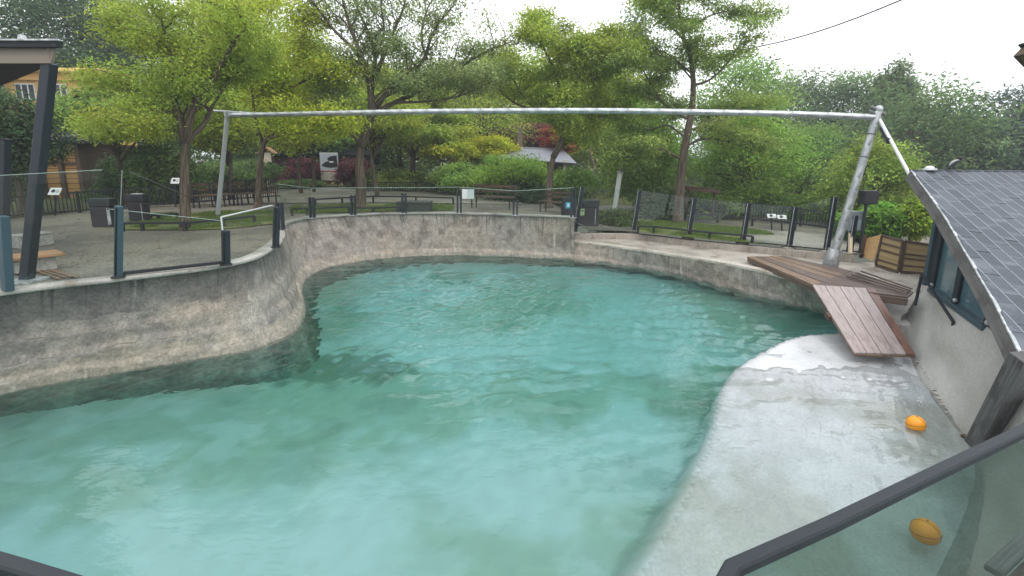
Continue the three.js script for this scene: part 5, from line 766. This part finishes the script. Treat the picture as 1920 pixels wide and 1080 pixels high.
{
  const b = G(484, 391), z = b.z, c = (l, a, d) => chain(z, l, a, d);
  tree({ seed: 102, base: b, label: 'yellow green tree with a slim straight trunk between the dark benches', r: .16, trunk: [b, PZ(486, 340, z), PZ(490, 290, z), PZ(497, 262, z)], leaves: 46000, size: .16, col: YG2, sx: .7, sy: .32, twigs: 5, blen: 1.9, branch: 1.9,
    limbs: [{ p: c([[494, 275], [510, 230], [530, 160], [560, 100], [570, 30]], 0, 1) }, { p: c([[496, 268], [520, 245], [565, 215], [610, 190]], 0, -1) }, { p: c([[493, 270], [478, 220], [470, 150], [450, 90], [440, 30]], 0, 1.5) }, { p: c([[497, 262], [505, 200], [500, 120], [510, 40], [500, -30]], 0, -1.8) }, { p: c([[497, 262], [545, 250], [600, 250], [640, 235]], 0, 1.8), r: .07 }, { p: c([[530, 170], [575, 150], [610, 130], [632, 150]], 0, .8), r: .07 }] });
}
{
  const b = G(676, 393), z = b.z, c = (l, a, d) => chain(z, l, a, d);
  tree({ seed: 103, base: b, label: 'big tall tree with bare forking limbs and sparse young leaves against the sky', r: .27, trunk: [b, PZ(677, 350, z), PZ(674, 305, z), PZ(676, 272, z)], leaves: 40000, size: .15, col: GY, sx: .55, sy: .3, blen: 2.0, branch: 2.0, up: 1.4, sparse: (e) => (e.y > 9.5 ? .55 : 1.6),
    limbs: [{ p: c([[676, 274], [690, 240], [697, 205], [694, 165], [690, 140], [675, 100], [655, 45], [640, -10]], 0, .8), r: .22 }, { p: c([[694, 190], [700, 150], [703, 105], [690, 60], [672, 20], [650, -40]], .1, -1.2), r: .13 }, { p: c([[700, 150], [715, 115], [728, 85], [742, 50], [758, 10], [765, -40]], 0, -.6), r: .12 }, { p: c([[698, 205], [735, 165], [760, 145], [795, 112], [812, 60], [850, 10]], 0, 1.2), r: .13 }, { p: c([[697, 215], [740, 192], [812, 162], [865, 125], [905, 100], [960, 78]], 0, -1.6), r: .12 }, { p: c([[676, 274], [662, 250], [656, 220], [640, 205], [615, 190]], 0, 1), r: .1 }, { p: c([[690, 140], [665, 95], [630, 60], [598, 20], [570, -20]], 0, 1.5), r: .1 }, { p: c([[800, 112], [790, 70], [800, 20], [830, -30]], .8, .2), r: .07 }, { p: c([[703, 110], [720, 60], [715, 10], [725, -40]], 0, 1), r: .07 }, { p: c([[740, 192], [800, 190], [860, 180], [930, 150]], 0, 1.5), r: .07 }] });
}
{
  const b = G(774, 356), z = b.z, c = (l, a, d) => chain(z, l, a, d);
  tree({ seed: 104, base: b, label: 'small tree with a short forked trunk behind the middle lawn', r: .3, trunk: [b, PZ(773, 325, z), PZ(775, 292, z)], leaves: 26000, size: .3, col: YG, sx: .9, sy: .4, blen: 3, branch: 1,
    limbs: [{ p: c([[774, 295], [760, 275], [740, 262], [715, 250]], 0, 1) }, { p: c([[775, 293], [790, 265], [805, 235], [800, 190]], 0, -1) }, { p: c([[775, 293], [770, 250], [750, 205], [740, 160]], 0, 1) }, { p: c([[777, 300], [800, 290], [825, 275], [850, 270]], 0, 1.5), r: .08 }] });
}
{
  const b = G(1028, 389), z = b.z, c = (l, a, d) => chain(z, l, a, d);
  tree({ seed: 105, base: b, label: 'tree with a brown forked trunk in front of the grey roofed hut', r: .2, trunk: [b, PZ(1029, 355, z), PZ(1033, 318, z), PZ(1038, 292, z)], leaves: 52000, size: .17, col: YG, sx: .6, sy: .3, blen: 1.9, branch: 1.8, sparse: (e) => (e.y < 5.2 ? .35 : 1.1),
    limbs: [{ p: c([[1037, 295], [1052, 268], [1058, 245], [1062, 215], [1080, 150], [1095, 80]], 0, 1), r: .17 }, { p: c([[1057, 250], [1030, 225], [1012, 210], [980, 180], [950, 120]], 0, -1), r: .1 }, { p: c([[1060, 220], [1100, 160], [1120, 140], [1150, 110]], 0, 1.5), r: .08 }, { p: c([[1062, 215], [1045, 150], [1030, 110], [1000, 60]], 0, 1), r: .09 }, { p: c([[1058, 245], [1090, 235], [1120, 215], [1160, 190]], 0, -1.5), r: .08 }, { p: c([[1038, 292], [1050, 278], [1066, 262]], 0, -.5), r: .09 }, { p: c([[1012, 210], [960, 190], [920, 150], [900, 130]], -.6, -1.6), r: .07 }] });
}
{
  const b = G(1271, 418), z = b.z, c = (l, a, d) => chain(z, l, a, d);
  tree({ seed: 106, base: b, label: 'tall straight trunked tree with layered branches behind the right lawn', r: .26, trunk: [b, PZ(1276, 340, z), PZ(1284, 275, z), PZ(1296, 215, z)], leaves: 58000, size: .16, col: [.15, .2, .05], sx: .6, sy: .22, blen: 1.8, branch: 1.8, up: .6, sparse: (e) => (e.y > 10 ? .85 : 1.05),
    limbs: [{ p: c([[1296, 218], [1300, 160], [1295, 110], [1282, 70], [1272, 0], [1275, -60]], 0, .5), r: .16 }, { p: c([[1300, 160], [1330, 150], [1370, 110], [1400, 60]], 0, 1), r: .07 }, { p: c([[1294, 225], [1250, 200], [1210, 140], [1180, 60]], 0, -1), r: .08 }, { p: c([[1290, 245], [1340, 230], [1390, 205], [1430, 190]], 0, -1.3), r: .07 }, { p: c([[1282, 75], [1250, 40], [1220, 0]], 0, 1), r: .06 }, { p: c([[1286, 60], [1330, 30], [1380, 20], [1420, 30]], 0, -1), r: .06 }, { p: c([[1284, 275], [1320, 260], [1360, 265], [1410, 280]], 0, 1.5), r: .07 }, { p: c([[1280, 300], [1240, 280], [1200, 285], [1160, 300]], 0, 1), r: .07 }, { p: c([[1300, 140], [1260, 110], [1215, 105], [1190, 120]], 0, 1.2), r: .06 }, { p: c([[1288, 260], [1250, 235], [1215, 245], [1175, 230]], 0, -2), r: .06 }] });
}
// trees and bushes beyond: crown of leaf clumps on limbs
function farTree(o) {
  const r = rng(o.seed), z = -o.D, gx = PZ(o.px, 300, z).x, base = V(gx, groundY(gx, z), z), top = PZ(o.px, o.top, z).y, bot = PZ(o.px, o.bot, z).y, W = (PZ(o.px + o.w / 2, 300, z).x - gx), H = (top - bot) / 2, cy = (top + bot) / 2;
  const t = thing(o.name ?? 'tree', o.label, o.cat ?? 'tree', base, o.group), n = o.n ?? 9000, L = new Leaves(n + 400), wood = [], size = o.size ?? .34, cl = o.clumps ?? 70, per = n / cl, trunkTop = V(gx + W * .1 * gauss(r), lerp(bot, top, .45), z);
  const tr = limb(smooth([base, base.clone().lerp(trunkTop, .5).add(V(gauss(r) * .2, 0, gauss(r) * .2)), trunkTop], 8), o.r ?? Math.max(.12, W * .055), .07, 8);
  for (let k = 0; k < cl; k++) {
    let x, y, zz, q; do { x = r() * 2 - 1; y = r() * 2 - 1; zz = r() * 2 - 1; q = x * x + y * y + zz * zz; } while (q > 1 || q < (o.hollow ?? .18)); const taper = o.cone ? lerp(1.15, .15, (y + 1) / 2) : 1 - .2 * Math.max(0, y);
    const bump = .78 + .44 * fbm(x * 2 + o.seed, y * 2 + zz * 2, 3, 0, 0, 7), e = V(gx + x * W * taper * bump, cy + y * H * bump, z + zz * W * taper * bump);
    if (k % 3 === 0 && (o.limbs ?? true)) { const a = base.clone().lerp(trunkTop, .45 + .55 * r()); wood.push(limb(bend(a, e, r, .08, 4), (o.r ?? W * .03) * .35 + .02, .015, 5)); }
    clump(L, r, e, Math.round(per * (.6 + .8 * r())), (o.cs ?? .3) * W, (o.csy ?? .15) * H, size, o.col, .3);
  }
  part(t, 'trunk', tr, o.bark ?? mat.bark); if (wood.length) part(t, 'branches', wood, o.bark ?? mat.bark); part(t, 'crown', L.geo(), leafMat()); return t;
}
const FT = [
  [40, -60, 330, 36, 270, DK, 'dark green tree above the shelter roof in the upper left corner'], [170, -50, 320, 42, 210, DK, 'dark tree behind the ochre house, second from the left edge'], [285, -20, 320, 46, 190, BL, 'blue green tree with sky gaps behind the crown of the forked left tree'], [420, 20, 330, 44, 210, GR, 'mid green tree far behind the steel pole'], [520, 40, 330, 50, 220, GY, 'grey green tree far behind the slim straight trunk'],
  [640, 150, 330, 48, 200, GR, 'green tree rising behind the deep red shed'], [755, 125, 330, 52, 200, [.16, .21, .045], 'green tree behind the limbs of the big sparse tree'], [850, 120, 330, 50, 220, YG, 'olive tree far behind the yellow bushes'], [940, 90, 320, 56, 170, YG, 'yellow green tree far behind the hut chimney'], [1040, 70, 310, 54, 210, YG, 'pale olive tree behind the brown forked trunk'], [1135, 85, 330, 48, 200, YG, 'yellow green tree behind the light post'], [1185, 20, 320, 54, 120, BL, 'thin tall tree left of the straight trunked tree, against the sky'],
  [1380, 90, 330, 48, 190, GR, 'green tree right of the straight trunked tree'], [1480, 125, 330, 60, 190, BL, 'grey green tree far behind the right fence'], [1565, 132, 330, 56, 160, [.1, .15, .06], 'soft green tree left of the leaning pole'], [1690, 150, 345, 40, 250, [.082, .125, .05], 'large rounded dark green tree behind the slate roof'], [1655, 118, 330, 52, 90, BL, 'pointed tree top showing above the large rounded tree'], [1850, 160, 340, 48, 160, [.06, .085, .06], 'dark open tree beyond the slate roof at the right'], [1945, 185, 340, 46, 150, [.07, .1, .06], 'dark tree at the right edge of the picture'], [1785, 215, 340, 44, 150, DK, 'low dark tree between the large rounded tree and the open one'],
];
FT.forEach(([px, top, bot, D, w, col, label], i) => farTree({ seed: 300 + i, px, top, bot, D, w, col, label, n: i === 17 || i === 11 ? 6500 : i < 3 ? 22000 : i < 11 ? 17000 : 12000, clumps: i === 17 || i === 11 ? 60 : 150, size: .2 + D * .0042, group: undefined }));
// middle distance
const MT = [
  [1205, 175, 385, 30, 150, [.15, .22, .045], 'bushy green tree behind the light post and right of the corner bin', 26000], [1400, 205, 400, 29, 190, [.14, .215, .04], 'bushy bright green tree behind the right fence', 26000], [1500, 230, 400, 33, 170, [.12, .19, .05], 'leafy green tree behind the paired small signs', 20000], [1640, 255, 430, 24, 150, [.15, .205, .04], 'yellow green bushy tree right of the leaning pole', 22000], [905, 125, 320, 44, 190, YG, 'olive bushy tree above the maroon maple', 12000], [560, 150, 278, 33, 150, YG2, 'yellow green tree between the slim trunk and the big sparse tree', 18000], [225, 172, 262, 24, 190, [.13, .19, .045], 'leafy tree in front of the amber cabin and below the ochre house', 24000], [25, 165, 330, 20, 140, DK, 'dark leafy tree behind the shelter post', 16000], [305, 270, 392, 25, 120, [.08, .125, .04], 'dark bush behind the left tree trunk', 16000], [425, 165, 285, 27, 140, YG, 'small yellow green tree behind the steel pole', 14000], [705, 165, 268, 31, 170, YG, 'yellow green tree behind the trunk of the big sparse tree', 15000], [585, 40, 250, 34, 120, YG, 'tall yellow green tree left of the big sparse tree', 12000],
];
MT.forEach(([px, top, bot, D, w, col, label, n], i) => farTree({ seed: 400 + i, px, top, bot, D, w, col, label, n: n * .75, clumps: 150, size: .12 + D * .0035 }));
const SH = [
  [905, 255, 300, 39, 120, [.26, .27, .02], 'bright yellow green shrub left of the hut roof', 12000], [850, 262, 300, 37, 100, [.25, .26, .025], 'bright yellow green shrub right of the small forked trunk', 10000], [870, 305, 358, 34, 120, [.13, .2, .04], 'green shrub behind the long dark rail, left of the hut', 12000], [960, 292, 362, 31, 150, [.14, .21, .035], 'wide leafy shrub under the hut roof', 14000], [1075, 312, 385, 29, 110, [.12, .19, .04], 'green shrub right of the brown forked trunk', 12000], [990, 340, 385, 29, 120, DK, 'low dark hedge behind the long dark bench', 10000], [760, 318, 360, 38, 110, [.15, .19, .04], 'olive shrub behind the long dark rail', 9000], [690, 320, 360, 40, 60, [.1, .16, .04], 'green shrub beside the big tree trunk', 7000], [1155, 396, 432, 24, 90, [.085, .12, .04], 'low dark brownish shrub right of the green labelled bin', 9000], [1250, 352, 415, 27, 110, [.08, .13, .045], 'dark green shrub behind the straight trunk', 10000], [1340, 360, 418, 28, 130, [.11, .17, .04], 'green shrub behind the right lawn, left part', 11000], [1440, 365, 430, 29, 130, [.1, .155, .045], 'green shrub behind the paired small signs', 11000], [1540, 360, 440, 28, 130, [.12, .19, .04], 'green shrub left of the leaning pole', 12000], [1665, 385, 446, 19, 120, [.1, .19, .03], 'broad glossy green hedge above the bamboo gate', 16000], [1735, 375, 445, 18, 60, [.17, .23, .03], 'yellow green hedge end beside the slate roof', 9000], [1620, 418, 470, 19.5, 60, [.05, .09, .03], 'dark hedge foot left of the bamboo gate', 8000], [440, 300, 345, 34, 150, [.08, .13, .04], 'dark shrub behind the dark benches', 10000], [190, 362, 396, 26, 110, [.09, .14, .04], 'low shrub growing through the left slat fence', 10000], [-5, 290, 400, 25, 80, [.07, .11, .04], 'dark shrub left of the amber cabin', 10000], [245, 285, 382, 27, 100, [.06, .1, .035], 'dark bush between the amber cabin and the left tree', 12000], [575, 300, 346, 40, 70, [.1, .036, .04], 'deep red barberry bush left of the poster board', 9000], [662, 298, 346, 40, 60, [.1, .036, .04], 'deep red barberry bush right of the poster board', 9000], [560, 335, 352, 38, 70, [.09, .13, .04], 'low green plants before the picket fence', 6000],
];
SH.forEach(([px, top, bot, D, w, col, label, n], i) => farTree({ seed: 500 + i, px, top, bot, D, w, col, label, n, clumps: 60, size: .11 + D * .0032, name: 'shrub', cat: 'shrub', r: .05, hollow: .05, cs: .28, csy: .3 }));
farTree({ seed: 601, px: 985, top: 232, bot: 285, D: 46, w: 130, col: [.13, .05, .05], label: 'maroon maple crown above the hut roof', n: 11000, clumps: 70, size: .26 }); farTree({ seed: 602, px: 1050, top: 236, bot: 285, D: 41, w: 70, col: [.2, .055, .03], label: 'rust red maple behind the brown forked trunk', n: 8000, clumps: 50, size: .24 });
[[1115, 210, 350], [1140, 190, 350]].forEach(([px, t0, b0], i) => { const b = G(px, 372), t = thing('bare_stem', i ? 'slim pale bare stem left of the light post, right one' : 'slim pale bare stem left of the light post, left one', 'tree trunk', b.clone()); const tp = PZ(px + (i ? 8 : -18), t0, b.z), r = rng(70 + i); part(t, 'stem', limb(bend(b, tp, r, .03, 6), .1, .04, 8), mat.barkPale); part(t, 'side_branch', limb(bend(b.clone().lerp(tp, .4), PZ(px + 40, t0 + 30, b.z + .6), r, .06, 5), .05, .015, 6), mat.barkPale); });
{ // wooded backdrop beyond the last trees: one mass
  const r = rng(901), L = new Leaves(90000); for (let k = 0; k < 520; k++) { const a = (r() - .5) * 2.6, D = 66 + 26 * r(), x = Math.sin(a) * D * 1.1, z = -Math.cos(a) * D, y = 1.5 + r() * (7 + 3 * vnoise(x * .06, 3, 0, 0, 5)); clump(L, r, V(x, y, z), 165, 2.6, 1.2, .8, r() < .5 ? DK : [.08, .13, .05], .3); }
  struct('woodland', L.geo(), leafMat(), 'far woodland closing the view behind the trees', 'stuff');
}
scene.traverse((o) => { if (o.isMesh) { o.castShadow = true; o.receiveShadow = true; } });
renderer.render(scene, camera);
